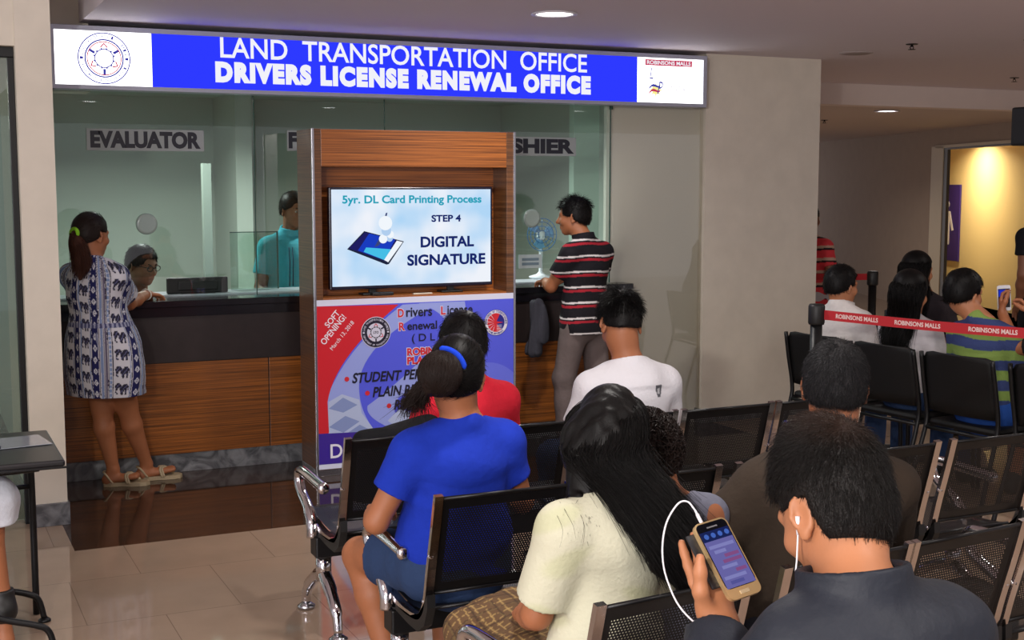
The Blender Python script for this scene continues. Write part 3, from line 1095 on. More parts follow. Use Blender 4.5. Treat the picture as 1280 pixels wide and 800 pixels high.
pt('D', .395 * PW, .880 * PH, .038, .050, RD, .03, halo=True)
pt('rivers', .437 * PW, .880 * PH, .165, .055, BK, .02)
pt('L', .615 * PW, .884 * PH, .030, .050, RD, .03, halo=True)
pt('icense', .648 * PW, .882 * PH, .165, .055, BK, .02)
pt('R', .40 * PW, .800 * PH, .038, .048, RD, .03, halo=True)
pt('enewal', .442 * PW, .800 * PH, .19, .050, BK, .02)
pt('O', .64 * PW, .803 * PH, .042, .048, RD, .03, halo=True)
pt('ffice', .685 * PW, .803 * PH, .12, .052, BK, .02)
pt('( D L R O )', .465 * PW, .715 * PH, .33, .060, BK, .01)
pt('ROBINSONS', .44 * PW, .645 * PH, .33, .046, RD, .04, halo=True)
pt('PLACE', .44 * PW, .592 * PH, .18, .046, RD, .04, halo=True)
for (z, x, s_, w_) in ((.50, .165, 'STUDENT PERMIT', .55), (.408, .265, 'PLAIN RENEWAL', .50), (.322, .372, 'RENEWAL WITH', .46)):
    pt(s_, x * PW, z * PH, w_, .062, BK, .03, .22)
    bm = NB(); ring2(bm, x * PW - .032, z * PH + .028, 0, .0145, O, U, V, 0, 20, off=.0030); obj('bullet', bm, RD, po)
pt('(change of data)', .42 * PW, .262 * PH, .34, .052, BK, .004, .22)
pt('SOFT', .055 * PW, .835 * PH, .11, .036, WH, .012, rot=.86)
pt('OPENING!', .035 * PW, .735 * PH, .205, .038, WH, .012, rot=.86)
pt('March 13, 2018', .075 * PW, .70 * PH, .205, .028, WH, .0, rot=.86)
pt('DO', .055 * PW, .062 * PH, .165, .085, WH, .012)
bm = NB(); ring2(bm, .285 * PW, .797 * PH, 0, .092, O, U, V, 0, 40, off=.0018); obj('seal_ground', bm, mat('seal_pale', srgb(208, 206, 224), .4), po)
seal(po, O, U, V, .285 * PW, .797 * PH, .088, mat('seal_ink', srgb(28, 24, 46), .4), RD, mat('seal_pale', srgb(208, 206, 224), .4), off=.0022, solid=True)
bm = NB()
cx, cz_, r = .905 * PW, .82 * PH, .080
ring2(bm, cx, cz_, 0, r, O, U, V, 0, 40, off=.0022)
ring2(bm, cx, cz_, r * .97, r * 1.0, O, U, V, 1, 40, off=.0026)
ring2(bm, cx, cz_, 0, r * .72, O, U, V, 2, 40, off=.0026)
ring2(bm, cx, cz_, 0, r * .72, O, U, V, 1, 24, a0=-.9, a1=1.1, off=.0030)
for k in range(6):
    a = 2.2 + k * .42
    slab(bm, [(cx + r * .15 * math.cos(a), cz_ + r * .15 * math.sin(a)), (cx + r * .72 * math.cos(a - .03), cz_ + r * .72 * math.sin(a - .03)), (cx + r * .72 * math.cos(a + .03), cz_ + r * .72 * math.sin(a + .03))], Vector(O) + Vector((0, -.0034, 0)), U, V, 0, 0)
slab(bm, [(cx, cz_ + r * .1), (cx + r * .62, cz_ + r * .0), (cx, cz_ - r * .1)], Vector(O) + Vector((0, -.0036, 0)), U, V, 0, 2)
for k in range(4):
    z = cz_ - r * .2 - k * r * .12
    slab(bm, [(cx + r * .05, z), (cx + r * .5, z), (cx + r * .45, z - r * .035), (cx + r * .05, z - r * .035)], Vector(O) + Vector((0, -.0034, 0)), U, V, 0, 0)
arc_text(bm, 'Department of Transportation', cx, cz_, r * .85, r * .17, PI * 1.05, -PI * .05, O, U, V, mi=1, off=.0032)
arc_text(bm, 'PHILIPPINES', cx, cz_, r * .85, r * .14, PI * 1.25, PI * 1.75, O, U, V, mi=1, off=.0032, inward=True)
obj('round_emblem', bm, [mat('emblem_white', srgb(222, 220, 232), .4), mat('emblem_navy', srgb(36, 34, 130), .4), RD], po)

# ================================================================== CEILING FITTINGS
t = thing('ceiling_speaker', 'flat round speaker grille in the ceiling beyond the pillar', 'speaker', (6.007, 7.2, CZ))
bm = NB(); lathe(bm, [(.0, -.010), (.085, -.010), (.10, -.006), (.10, 0)], n=30); obj('grille', bm, mat('grille', srgb(150, 136, 132), .7), t, True)
bm = NB(); lathe(bm, [(.10, -.006), (.112, -.005), (.115, 0), (.10, 0)], n=30); obj('rim', bm, mat('grille_rim', srgb(176, 164, 162), .6), t, True)
for i, (x, y, z, lab) in enumerate(((5.96, 6.6, CZ, 'small dark sprinkler head in the ceiling near the round speaker grille'), (8.617, 8.285, CZ, 'small dark sprinkler head in the ceiling at the right edge'),
                     (9.36, 11.72, 2.41, 'small dark sprinkler head in the low ceiling beside the pillar edge'))):
    t = thing('sprinkler', lab, 'sprinkler', (x, y, z), 0, 'ceiling sprinklers')
    bm = NB(); lathe(bm, [(.0, -.005), (.036, -.005), (.04, 0)], n=16); obj('escutcheon', bm, BLKMETAL, t, True)
    bm = NB(); lathe(bm, [(.008, -.004), (.008, -.012), (.011, -.014), (.011, -.018), (0, -.018)], n=10); obj('head', bm, BLKMETAL, t, True)
    bm = NB(); tube(bm, [(-.010, 0, -.016), (-.015, 0, -.024), (-.006, 0, -.034)], .003, 6); tube(bm, [(.010, 0, -.016), (.015, 0, -.024), (.006, 0, -.034)], .003, 6)
    lathe(bm, [(0, -.033), (.024, -.034), (.024, -.037), (0, -.037)], n=14); obj('deflector', bm, BLKMETAL, t, True)
t = thing('wall_loudspeaker', 'black box loudspeaker hung from the ceiling at the right edge', 'speaker', (6.43, 6.05, CZ))
bm = NB(); tube(bm, [(0, 0, 0), (0, 0, -.42)], .014, 10); lathe(bm, [(0, -.01), (.05, -.01), (.05, 0)], n=16); obj('hanger', bm, BLKMETAL, t)
bm = NB(); box(bm, (-.06, -.07, -.66), (.12, .09, -.42), .012); obj('cabinet', bm, BLKPLAS, t)
bm = NB(); box(bm, (-.05, -.074, -.64), (.11, -.07, -.44), .003); obj('grille', bm, BLKMETAL, t)

# restroom sign: purple projecting board with a white figure
rs = r0 + dv * 2.9
pq = dl - dv * 2.03 + back * .972
tt = thing('restroom_sign', 'purple restroom sign with a white figure beyond the lit doorway', 'sign', (pq.x, pq.y, 0), math.atan2(dv.y, dv.x))
bm = NB(); box(bm, (-.5, -.0, .58), (.48, .02, 1.69), .002)
sd = 1 if (Matrix.Rotation(math.atan2(dv.y, dv.x), 3, 'Z') @ Vector((0, 1, 0))).dot(nv) > 0 else -1
obj('board', bm, mat('sign_purple', srgb(64, 44, 130), .5), tt)
bm = NB()
yy = .0 if sd < 0 else .02
O, U, V = (0, yy, 0), (sd * -1.0, 0, 0), (0, 0, 1)
sgn_f = lambda L_: [(a * 1.9, 1.40 + (b - 1.80) * .98) for a, b in L_]
slab(bm, sgn_f(circ(0, 1.80, .06, 20)), O, U, V, .004)
slab(bm, sgn_f([(-.075, 1.70), (.075, 1.70), (.15, 1.42), (.115, 1.41), (.07, 1.58), (.07, 1.22), (.065, 1.2), (.055, 1.2), (.01, 1.2), (.01, 1.40), (-.01, 1.4), (-.01, 1.2), (-.06, 1.2), (-.07, 1.22), (-.07, 1.58), (-.115, 1.41), (-.15, 1.42)]), O, U, V, .004)
obj('figure', bm, mat('sign_white', srgb(236, 232, 240), .5), tt)

# ================================================================== WAITING BENCHES
BACKP = spline([(.0, .80), (.028, .70), (.062, .58), (.088, .495)], 4)
SEATP = spline([(.135, .432), (.25, .420), (.40, .436), (.50, .452), (.545, .436)], 4)
FRAMEP = spline([(-.004, .812), (.024, .705), (.060, .58), (.086, .48), (.112, .432), (.16, .405), (.28, .398), (.42, .415), (.53, .432)], 4)
BRACKP = [(.060, .50), (.092, .462), (.13, .425), (.20, .398), (.33, .392), (.33, .375), (.22, .365), (.14, .365), (.085, .40), (.058, .46)]


def sheet_from_profile(prof, x0, x1, th=.003, border=.035):
    """curved sheet: perforated middle (material 0) with plain margins (material 1)"""
    bm = NB()
    uvl = bm.loops.layers.uv.new('UVMap')
    L = [0.0]
    for a, b in zip(prof, prof[1:]):
        L.append(L[-1] + math.hypot(b[0] - a[0], b[1] - a[1]))
    tot = L[-1]

    def at(l):
        for i in range(len(L) - 1):
            if l <= L[i + 1] + 1e-9:
                t = (l - L[i]) / (L[i + 1] - L[i])
                return (prof[i][0] + (prof[i + 1][0] - prof[i][0]) * t, prof[i][1] + (prof[i + 1][1] - prof[i][1]) * t)
        return prof[-1]
    ls = [0, border] + [border + (tot - 2 * border) * k / 8 for k in range(1, 8)] + [tot - border, tot]
    xs = [x0, x0 + border, x1 - border, x1]
    grid = [[bm.verts.new((x, *at(l))) for x in xs] for l in ls]
    for i in range(len(ls) - 1):
        for j in range(3):
            f = bm.faces.new((grid[i][j], grid[i][j + 1], grid[i + 1][j + 1], grid[i + 1][j]))
            f.material_index = 0 if (j == 1 and 0 < i < len(ls) - 2) else 1
            f.smooth = True
            for lp in f.loops:
                ii = i + (1 if lp.vert in grid[i + 1] else 0)
                lp[uvl].uv = (lp.vert.co.x + 10, ls[ii] + 10)
    # rolled plain edges
    tube(bm, [(x0, *at(0)), (x1, *at(0))], .006, 8, 1)
    tube(bm, [(x0, *at(tot)), (x1, *at(tot))], .006, 8, 1)
    return bm


SEATBLK = mat('seat_black_enamel', srgb(12, 12, 14), .35, spec=.35)


def bench(label, x0, starts, y, rz=0.0, ends=(True, True), w=.44, legs=None, group='rows of waiting benches'):
    t = thing('waiting_bench', label, 'bench', (x0, y, 0), rz, group)
    xa, xb = starts[0], starts[-1] + w
    for s in starts:
        obj('backrest', sheet_from_profile(BACKP, s + .012, s + w - .012), [PERF, SEATBLK], t)
        obj('seat', sheet_from_profile(SEATP, s + .012, s + w - .012), [PERF, SEATBLK], t)
        for x in (s + .008, s + w - .008):
            bm = NB()
            tube(bm, [(x, a, b) for a, b in FRAMEP], .0, flat=(.016, .026, (1, 0, 0)))
            fr = obj('side_frame', bm, CHROMEF, t, label='chrome side frame')
            bm = NB()
            n = len(BRACKP)
            A = [bm.verts.new((x - .013, a, b)) for a, b in BRACKP]
            Bv = [bm.verts.new((x + .013, a, b)) for a, b in BRACKP]
            bm.faces.new(A); bm.faces.new(Bv[::-1])
            for i in range(n):
                bm.faces.new((A[i], Bv[i], Bv[(i + 1) % n], A[(i + 1) % n]))
            bmesh.ops.recalc_face_normals(bm, faces=bm.faces[:])
            obj('bracket', bm, BLKPLAS, fr)
            bm = NB()
            sgn = -1 if x < s + w / 2 else 1
            for a, b in ((.052, .62), (.100, .47)):
                lathe(bm, [(0, sgn * .016), (.007, sgn * .014), (.009, sgn * .008), (.009, 0)], (x, a - .004, b), 10, axis='X')
            obj('bolt', bm, CHROME, fr, True)
    bm = NB()
    box(bm, (xa - .01, .35, .285), (xb + .01, .43, .365), .006)
    obj('beam', bm, BLKMETAL, t)
    for x in (legs or (xa + .03, xb - .03)):
        bm = NB()
        tube(bm, [(x, .39, .29), (x, .39, .19)], .03, 14)
        tube(bm, spline([(x, .39, .215), (x, .47, .185), (x, .575, .125), (x, .63, .07), (x, .64, .03)], 5), [.027] * 6 + [.024] * 6 + [.019] * 9, 12)
        tube(bm, spline([(x, .39, .215), (x, .31, .17), (x, .235, .10), (x, .215, .03)], 5), [.027] * 6 + [.023] * 5 + [.018] * 5, 12)
        lg = obj('leg', bm, CHROME, t, label='chrome forked leg')
        for yy in (.64, .215):
            bm = NB()
            lathe(bm, [(0, .002), (.034, .002), (.036, .012), (.022, .022), (.012, .03), (.0, .03)], (x, yy, 0), 18)
            obj('foot', bm, STEEL, lg)
        bm = NB()
        tube(bm, [(x, .39, .37), (x, .39, .28)], .034, 14)
        obj('sleeve', bm, BLKPLAS, lg)
    for x, on in ((xa - .012, ends[0]), (xb + .012, ends[1])):
        if not on:
            continue
        bm = NB()
        tube(bm, spline([(x, .39, .36), (x, .395, .41), (x, .44, .46), (x, .53, .505), (x, .565, .55), (x, .55, .585), (x, .49, .592), (x, .36, .588), (x, .23, .582)], 6),
             [.023] * 12 + [.02] * 18 + [.019] * 19, 14)
        lathe(bm, [(0, -.008), (.014, -.007), (.022, .0), (.022, .012), (.019, .014)], (x, .232, .582), 14, axis='Y')
        obj('armrest', bm, CHROME, t, True, label='chrome tubular armrest')
    return t


benchA = bench('black perforated bench of five seats with chrome armrest, row nearest the kiosk', 1.376, [0, .4625, .925, 1.39, 1.85], 4.30)
benchB = bench('black perforated bench behind the woman in the blue shirt, second row from the kiosk', 1.349, [0, .535, 1.037, 1.445, 1.94], 3.385)
benchC = bench('black perforated bench behind the woman in the cream shirt, third row from the kiosk', 1.299, [0, .528, .955, 1.405], 2.343, math.radians(5.5), w=.425)
benchD = bench('black perforated bench under the person holding the phone and earphones, nearest row', 1.00, [.07, .52], 1.33)

# ================================================================== VISITOR CHAIRS AT THE RIGHT
CHBLK = mat('chair_black', srgb(14, 13, 13), .6, spec=.3)


def visitor_chair(label, x, y, rz):
    t = thing('visitor_chair', label, 'chair', (x, y, 0), rz, 'black visitor chairs')
    # back panel: curved across and leaning back
    bm = NB()
    n = 12
    rows = [(.50, .215, .040), (.56, .222, .030), (.64, .226, .018), (.72, .226, .004), (.79, .222, -.008), (.815, .205, -.012), (.822, .17, -.013)]
    F, Bk = [], []
    for z, w, y0 in rows:
        F.append([bm.verts.new((w * (2 * k / n - 1), y0 + .03 * (2 * k / n - 1) ** 2 + .006, z)) for k in range(n + 1)])
        Bk.append([bm.verts.new((w * (2 * k / n - 1), y0 + .03 * (2 * k / n - 1) ** 2 - .006, z)) for k in range(n + 1)])
    for G, sgn in ((F, 1), (Bk, -1)):
        for i in range(len(rows) - 1):
            for k in range(n):
                q = (G[i][k], G[i][k + 1], G[i + 1][k + 1], G[i + 1][k])
                f = bm.faces.new(q if sgn < 0 else q[::-1]); f.smooth = True
    for i in range(len(rows) - 1):
        for k in (0, n):
            bm.faces.new((F[i][k], Bk[i][k], Bk[i + 1][k], F[i + 1][k]))
    for i in (0, len(rows) - 1):
        for k in range(n):
            bm.faces.new((F[i][k], F[i][k + 1], Bk[i][k + 1], Bk[i][k]))
    bmesh.ops.recalc_face_normals(bm, faces=bm.faces[:])
    obj('backrest', bm, CHBLK, t)
    bm = NB()
    box(bm, (-.22, .06, .415), (.22, .50, .455), .018)
    obj('seat', bm, CHBLK, t)
    for sd in (-1, 1):
        bm = NB()
        tube(bm, spline([(sd * .228, .0, .815), (sd * .232, .03, .66), (sd * .23, .06, .50), (sd * .228, .05, .40), (sd * .235, -.02, .18), (sd * .24, -.07, .004)], 5), .0125, 10)
        obj('leg', bm, BLKMETAL, t)
        bm = NB()
        tube(bm, spline([(sd * .228, .05, .415), (sd * .23, .30, .41), (sd * .23, .46, .405), (sd * .235, .49, .34), (sd * .24, .50, .004)], 5), .0125, 10)
        obj('leg', bm, BLKMETAL, t)
    bm = NB(); tube(bm, [(-.228, .30, .405), (.228, .30, .405)], .010, 8); tube(bm, [(-.228, .05, .405), (.228, .05, .405)], .010, 8); obj('crossbar', bm, BLKMETAL, t)
    return t


CR = math.radians(-84.6)
visitor_chair('black visitor chair under the man in the white shirt by the pillar', 4.81, 6.08, CR)
visitor_chair('black visitor chair under the long haired woman in white at the right', 4.855, 5.545, CR)
visitor_chair('black visitor chair under the boy in the green and blue striped shirt', 4.90, 5.03, CR)
visitor_chair('black visitor chair at the right edge under the person taking a phone picture', 4.955, 4.47, CR)
visitor_chair('black visitor chair in the far row, mostly hidden behind the seated people', 5.75, 6.45, CR)

# ================================================================== QUEUE POSTS WITH PRINTED BELTS
BELT = mat('belt_red', srgb(176, 22, 34), .6)
BELTW = mat('belt_print', srgb(226, 200, 196), .6)


def post(label, x, y, z):
    t = thing('queue_post', label, 'barrier post', (x, y, 0), 0, 'queue posts')
    bm = NB(); lathe(bm, [(0, .0), (.165, 0), (.17, .012), (.12, .028), (.04, .04), (.0, .04)], n=32); obj('base', bm, BLKMETAL, t, True)
    bm = NB(); lathe(bm, [(.0, .03), (.032, .03), (.032, z - .10), (0, z - .10)], n=20); obj('pole', bm, BLKMETAL, t, True)
    bm = NB(); lathe(bm, [(0, z - .11), (.040, z - .11), (.044, z - .10), (.044, z - .012), (.038, z), (0, z)], n=20); obj('belt_head', bm, BLKPLAS, t, True)
    return t


def belt(label, a, b, z0, z1, h, words):
    a, b = Vector((a[0], a[1], 0)), Vector((b[0], b[1], 0))
    t = thing('queue_belt', label, 'barrier belt', (a.x, a.y, 0), 0, 'queue belts')
    d = (b - a); L = d.length; d.normalize()
    n = Vector((d.y, -d.x, 0))
    if n.y > 0:
        n = -n
    bm = NB()
    N = 14
    P = []
    for k in range(N + 1):
        s = k / N
        zz = z0 + (z1 - z0) * s - .02 * math.sin(PI * s)
        p = d * (L * s)
        P.append((p, zz))
    for sgn in (1, -1):
        pass
    F = [(bm.verts.new((p.x + n.x * .001, p.y + n.y * .001, zz)), bm.verts.new((p.x + n.x * .001, p.y + n.y * .001, zz - h))) for p, zz in P]
    Bk = [(bm.verts.new((p.x - n.x * .001, p.y - n.y * .001, zz)), bm.verts.new((p.x - n.x * .001, p.y - n.y * .001, zz - h))) for p, zz in P]
    for k in range(N):
        bm.faces.new((F[k][0], F[k + 1][0], F[k + 1][1], F[k][1]))
        bm.faces.new((Bk[k][0], Bk[k][1], Bk[k + 1][1], Bk[k + 1][0]))
        bm.faces.new((F[k][0], Bk[k][0], Bk[k + 1][0], F[k + 1][0]))
        bm.faces.new((F[k][1], F[k + 1][1], Bk[k + 1][1], Bk[k][1]))
    bt = obj('webbing', bm, BELT, t)
    for s0, wd_, txt in words:
        bm = NB()
        # the lettering follows the sag: place it letter group by letter group
        zz = z0 + (z1 - z0) * s0 - .02 * math.sin(PI * s0)
        s1 = s0 + wd_ / L
        ze = z0 + (z1 - z0) * s1 - .02 * math.sin(PI * s1)
        U_ = (d * wd_ + Vector((0, 0, ze - zz))).normalized()
        V_ = Vector((0, 0, 1))
        o = d * (L * s0) + n * .0014 + Vector((0, 0, zz - h * .72))
        text(bm, txt, 0, 0, o, U_, V_, w=wd_, h=h * .46, bold=.03, off=.0004)
        obj('lettering', bm, BELTW, bt)
    return t


q1 = (4.42, 5.56)
post('black queue post holding the red belt in front of the man in white', q1[0], q1[1], 1.06)
q2 = (6.872, 7.967)
post('black queue post with red belt behind the seated man in white by the pillar', q2[0], q2[1], 1.02)
q3 = (5.27, 3.80)
post('black queue post at the right holding the near red belt, out of the picture', q3[0], q3[1], 1.04)
belt('red queue belt printed with white lettering in front of the seated people', (q1[0] + .02, q1[1] - .04, 0), q3, 1.03, 1.025, .052,
     [(.035, .235, 'ROBINSONS MALLS'), (.205, .24, 'ROBINSONS MALLS'), (.405, .24, 'ROBINSONS MALLS'), (.60, .24, 'ROBINSONS MALLS'), (.79, .24, 'ROBINSONS MALLS')])
belt('red queue belt behind the man in white running towards the pillar', (q2[0] - .03, q2[1] + .03, 0), (6.45, 8.9), 1.0, 1.0, .05, [])
post('black queue post standing behind the broad pillar', 6.45, 8.92, 1.02)

# ================================================================== TABLE AT THE LEFT EDGE
tb = thing('side_table', 'small black table with papers at the lower left edge', 'table', (.1, 5.06, 0))
bm = NB(); box(bm, (-.55, -.315, .706), (.385, .31, .73), .008); obj('tabletop', bm, mat('table_black', srgb(26, 26, 29), .32), tb)
bm = NB(); box(bm, (-.54, -.318, .70), (.389, -.312, .708), .002); obj('edge_strip', bm, BLKMETAL, tb)
for x, y in ((.315, .26), (-.5, .26), (-.5, -.26)):
    bm = NB(); tube(bm, spline([(x - .02, y - .03, .705), (x - .005, y - .01, .60), (x, y, .5), (x, y, .003)], 5), .0135, 10)
    obj('leg', bm, BLKMETAL, tb)
bm = NB(); tube(bm, [(.312, .258, .52), (-.5, .258, .50)], .010, 8); tube(bm, [(-.5, .26, .52), (-.5, -.26, .52)], .010, 8); tube(bm, [(-.5, -.26, .66), (.30, -.24, .69), (.30, .24, .69)], .010, 8); obj('brace', bm, BLKMETAL, tb)
t = thing('document_sleeve', 'clear plastic sleeve with papers lying on the black table', 'document', (.27, 5.12, .7305), .15)
bm = NB(); box(bm, (-.22, -.09, 0), (.18, .10, .002)); obj('papers', bm, mat('grey_papers', srgb(140, 146, 156), .5, vary=.2, vscale=25), t)
bm = NB(); box(bm, (-.23, -.10, .002), (.19, .11, .004)); obj('plastic_cover', bm, mat('plastic_cover', srgb(150, 156, 166), .08, spec=.8), t)
t = thing('folder', 'dark blue folder lying on the black table at the left edge', 'folder', (.09, 5.06, .7305), .3)
bm = NB(); box(bm, (-.2, -.1, .004), (.18, .16, .016), .002); obj('cover', bm, mat('folder_blue', srgb(40, 46, 66), .4), t)
bm = NB(); box(bm, (-.19, -.095, .0), (.172, .155, .004)); obj('sheets', bm, WHITEP, t)
# chair of the person at the left edge, bent black tube legs
t = thing('tube_chair', 'black chair with bent tube legs at the lower left corner', 'chair', (-.21, 5.02, 0), math.radians(-90))
bm = NB(); box(bm, (-.22, -.2, .405), (.22, .24, .44), .015); obj('seat', bm, CHBLK, t)
bm = NB(); box(bm, (-.2, -.26, .52), (.2, -.235, .85), .012); obj('backrest', bm, CHBLK, t)
for sd in (-1, 1):
    bm = NB(); tube(bm, spline([(sd * .2, -.2, .41), (sd * .2, -.245, .6), (sd * .2, -.25, .82)], 5), .011, 8); obj('back_post', bm, BLKMETAL, t)
    bm = NB(); tube(bm, spline([(sd * .19, .0, .405), (sd * .19, .25, .25), (sd * .195, .46, .16), (sd * .2, .58, .12), (sd * .2, .625, .09), (sd * .2, .645, .012)], 6), .012, 10)
    lathe(bm, [(0, 0), (.024, 0), (.024, .008), (.013, .016), (0, .016)], (sd * .2, .645, 0), 14); obj('leg', bm, BLKMETAL, t)
    bm = NB(); tube(bm, spline([(sd * .19, .1, .405), (sd * .2, -.1, .2), (sd * .21, -.25, .005)], 5), .012, 10); obj('leg', bm, BLKMETAL, t)


# ================================================================== PEOPLE: one smooth surface per body
def A3(p):
    return np.array(p, np.float64)


class Vox:
    """signed-distance grid; shapes are blended together and the zero surface becomes one mesh"""

    def __init__(s, lo, hi, vs):
        s.vs = vs
        s.lo = A3(lo)
        n = np.ceil((A3(hi) - s.lo) / vs).astype(int) + 1
        s.n = n
        s.D = np.full(n, 1.0, np.float32)
        s.ax = [(s.lo[i] + vs * np.arange(n[i])).astype(np.float32) for i in range(3)]

    def sub(s, lo, hi):
        a = np.maximum(np.floor((A3(lo) - s.lo) / s.vs).astype(int), 0)
        b = np.minimum(np.ceil((A3(hi) - s.lo) / s.vs).astype(int) + 1, s.n)
        if np.any(b <= a):
            return None, None
        sl = tuple(slice(a[i], b[i]) for i in range(3))
        X = s.ax[0][sl[0]][:, None, None]
        Y = s.ax[1][sl[1]][None, :, None]
        Z = s.ax[2][sl[2]][None, None, :]
        return sl, (X, Y, Z)

    def join(s, sl, d, k):
        o = s.D[sl]
        if k > 0:
            h = np.maximum(k - np.abs(o - d), 0) / k
            s.D[sl] = np.minimum(o, d) - h * h * (k * 0.25)
        else:
            s.D[sl] = np.minimum(o, d)

    def carve(s, sl, d, k):
        o = s.D[sl]
        h = np.maximum(k - np.abs(o + d), 0) / k if k > 0 else 0
        s.D[sl] = np.maximum(o, -d) + (h * h * k * 0.25 if k > 0 else 0)

    def etube(s, a, b, ra, rb, right=(1, 0, 0), k=0.03, capa=False, capb=False, op='join'):
        a, b = A3(a), A3(b)
        if not isinstance(ra, tuple):
            ra = (ra, ra)
        if not isinstance(rb, tuple):
            rb = (rb, rb)
        ax = b - a
        L = max(np.linalg.norm(ax), 1e-6)
        ax = ax / L
        r = A3(right)
        r = r - ax * (r @ ax)
        if np.linalg.norm(r) < 1e-4:
            r = np.cross(ax, (0.3, 1, 0.1))
        r /= np.linalg.norm(r)
        f = np.cross(ax, r)
        m = max(ra + rb) + k + 2 * s.vs
        sl, P = s.sub(np.minimum(a, b) - m, np.maximum(a, b) + m)
        if sl is None:
            return
        x, y, z = P[0] - a[0], P[1] - a[1], P[2] - a[2]
        S = x * ax[0] + y * ax[1] + z * ax[2]
        u = x * r[0] + y * r[1] + z * r[2]
        w = x * f[0] + y * f[1] + z * f[2]
        t = np.clip(S / L, 0, 1)
        rx = ra[0] + (rb[0] - ra[0]) * t
        ry = ra[1] + (rb[1] - ra[1]) * t
        rm = np.minimum(rx, ry)
        e = S - t * L
        n = np.sqrt((u / rx) ** 2 + (w / ry) ** 2 + (e / rm) ** 2)
        d = (n - 1) * rm
        if capa:
            d = np.maximum(d, -S)
        if capb:
            d = np.maximum(d, S - L)
        if op == 'join':
            s.join(sl, d, k)
        else:
            s.carve(sl, d, k)

    def chain(s, pts, rad, right=(1, 0, 0), k=0.02, op='join', **kw):
        for i in range(len(pts) - 1):
            s.etube(pts[i], pts[i + 1], rad[i], rad[i + 1], right, k, op=op, **kw)

    def ell(s, c, r, B=None, k=0.03, op='join'):
        c = A3(c)
        m = max(r) + k + 2 * s.vs
        sl, P = s.sub(c - m, c + m)
        if sl is None:
            return
        x, y, z = P[0] - c[0], P[1] - c[1], P[2] - c[2]
        if B is not None:
            u = x * B[0][0] + y * B[0][1] + z * B[0][2]
            v = x * B[1][0] + y * B[1][1] + z * B[1][2]
            w = x * B[2][0] + y * B[2][1] + z * B[2][2]
        else:
            u, v, w = x, y, z
        d = (np.sqrt((u / r[0]) ** 2 + (v / r[1]) ** 2 + (w / r[2]) ** 2) - 1) * min(r)
        if op == 'join':
            s.join(sl, d, k)
        else:
            s.carve(sl, d, k)

    def plane(s, p, n, k=0.0):
        """keep the side opposite to n"""
        p, n = A3(p), A3(n)
        n = n / np.linalg.norm(n)
        d = (s.ax[0][:, None, None] - p[0]) * n[0] + (s.ax[1][None, :, None] - p[1]) * n[1] + (s.ax[2][None, None, :] - p[2]) * n[2]
        s.D = np.maximum(s.D, d.astype(np.float32))

    def folds(s, amp, scale, seed, warp=1.5):
        r = np.random.default_rng(seed)
        X, Y, Z = s.ax[0][:, None, None], s.ax[1][None, :, None], s.ax[2][None, None, :]
        tot = 0
        for i in range(4):
            k = r.normal(size=3) * A3(scale)
            g = r.normal(size=3) * A3(scale) * 0.6
            tot = tot + np.sin(k[0] * X + k[1] * Y + k[2] * Z + warp * np.sin(g[0] * X + g[1] * Y + g[2] * Z + r.uniform(0, 6)) + r.uniform(0, 6))
        s.D = s.D + (amp / 2.0) * tot.astype(np.float32)

    def mesh(s, smooth=1):
        D = s.D
        S = D < 0
        n = np.array(D.shape) - 1
        cnt = np.zeros(n, np.uint8)
        offs = [(i, j, k) for i in (0, 1) for j in (0, 1) for k in (0, 1)]
        for o in offs:
            cnt += S[o[0]:o[0] + n[0], o[1]:o[1] + n[1], o[2]:o[2] + n[2]]
        mask = (cnt > 0) & (cnt < 8)
        idx = np.argwhere(mask)
        c = np.stack([D[idx[:, 0] + o[0], idx[:, 1] + o[1], idx[:, 2] + o[2]] for o in offs], 1)
        acc = np.zeros((len(idx), 3))
        num = np.zeros(len(idx))
        of = A3(offs)
        for i in range(8):
            for j in range(i + 1, 8):
                if np.abs(of[i] - of[j]).sum() != 1:
                    continue
                cr = (c[:, i] < 0) != (c[:, j] < 0)
                dd = np.where(cr, c[:, i] - c[:, j], 1.0)
                t = np.where(cr, c[:, i] / dd, 0)
                acc += np.where(cr[:, None], of[i] + t[:, None] * (of[j] - of[i]), 0)
                num += cr
        V = idx + acc / np.maximum(num, 1)[:, None]
        vid = np.full(n, -1, np.int64)
        vid[mask] = np.arange(len(idx))
        quads = []
        for ax in range(3):
            a1, a2 = (ax + 1) % 3, (ax + 2) % 3
            lo = [slice(None)] * 3
            hi = [slice(None)] * 3
            lo[ax] = slice(0, -1)
            hi[ax] = slice(1, None)
            ch = S[tuple(lo)] != S[tuple(hi)]
            e = np.argwhere(ch)
            ok = (e[:, a1] > 0) & (e[:, a2] > 0) & (e[:, a1] < n[a1]) & (e[:, a2] < n[a2])
            e = e[ok]
            ins = S[e[:, 0], e[:, 1], e[:, 2]]
            d1 = np.zeros(3, int); d1[a1] = 1
            d2 = np.zeros(3, int); d2[a2] = 1
            q = [vid[tuple((e - d1 - d2).T)], vid[tuple((e - d2).T)], vid[tuple(e.T)], vid[tuple((e - d1).T)]]
            q = np.stack(q, 1)
            q[~ins] = q[~ins][:, ::-1]
            quads.append(q)
        Q = np.concatenate(quads)
        Q = Q[(Q >= 0).all(1)]
        V = s.lo + V * s.vs
        E = np.concatenate([Q[:, [0, 1]], Q[:, [1, 2]], Q[:, [2, 3]], Q[:, [3, 0]]])
        for _ in range(smooth):
            ac = np.zeros_like(V)
            nn = np.zeros(len(V))
            for a, b in ((0, 1), (1, 0)):
                for ax in range(3):
                    ac[:, ax] += np.bincount(E[:, a], weights=V[E[:, b], ax], minlength=len(V))
                nn += np.bincount(E[:, a], minlength=len(V))
            V = 0.5 * V + 0.5 * ac / np.maximum(nn, 1)[:, None]
        return V, Q


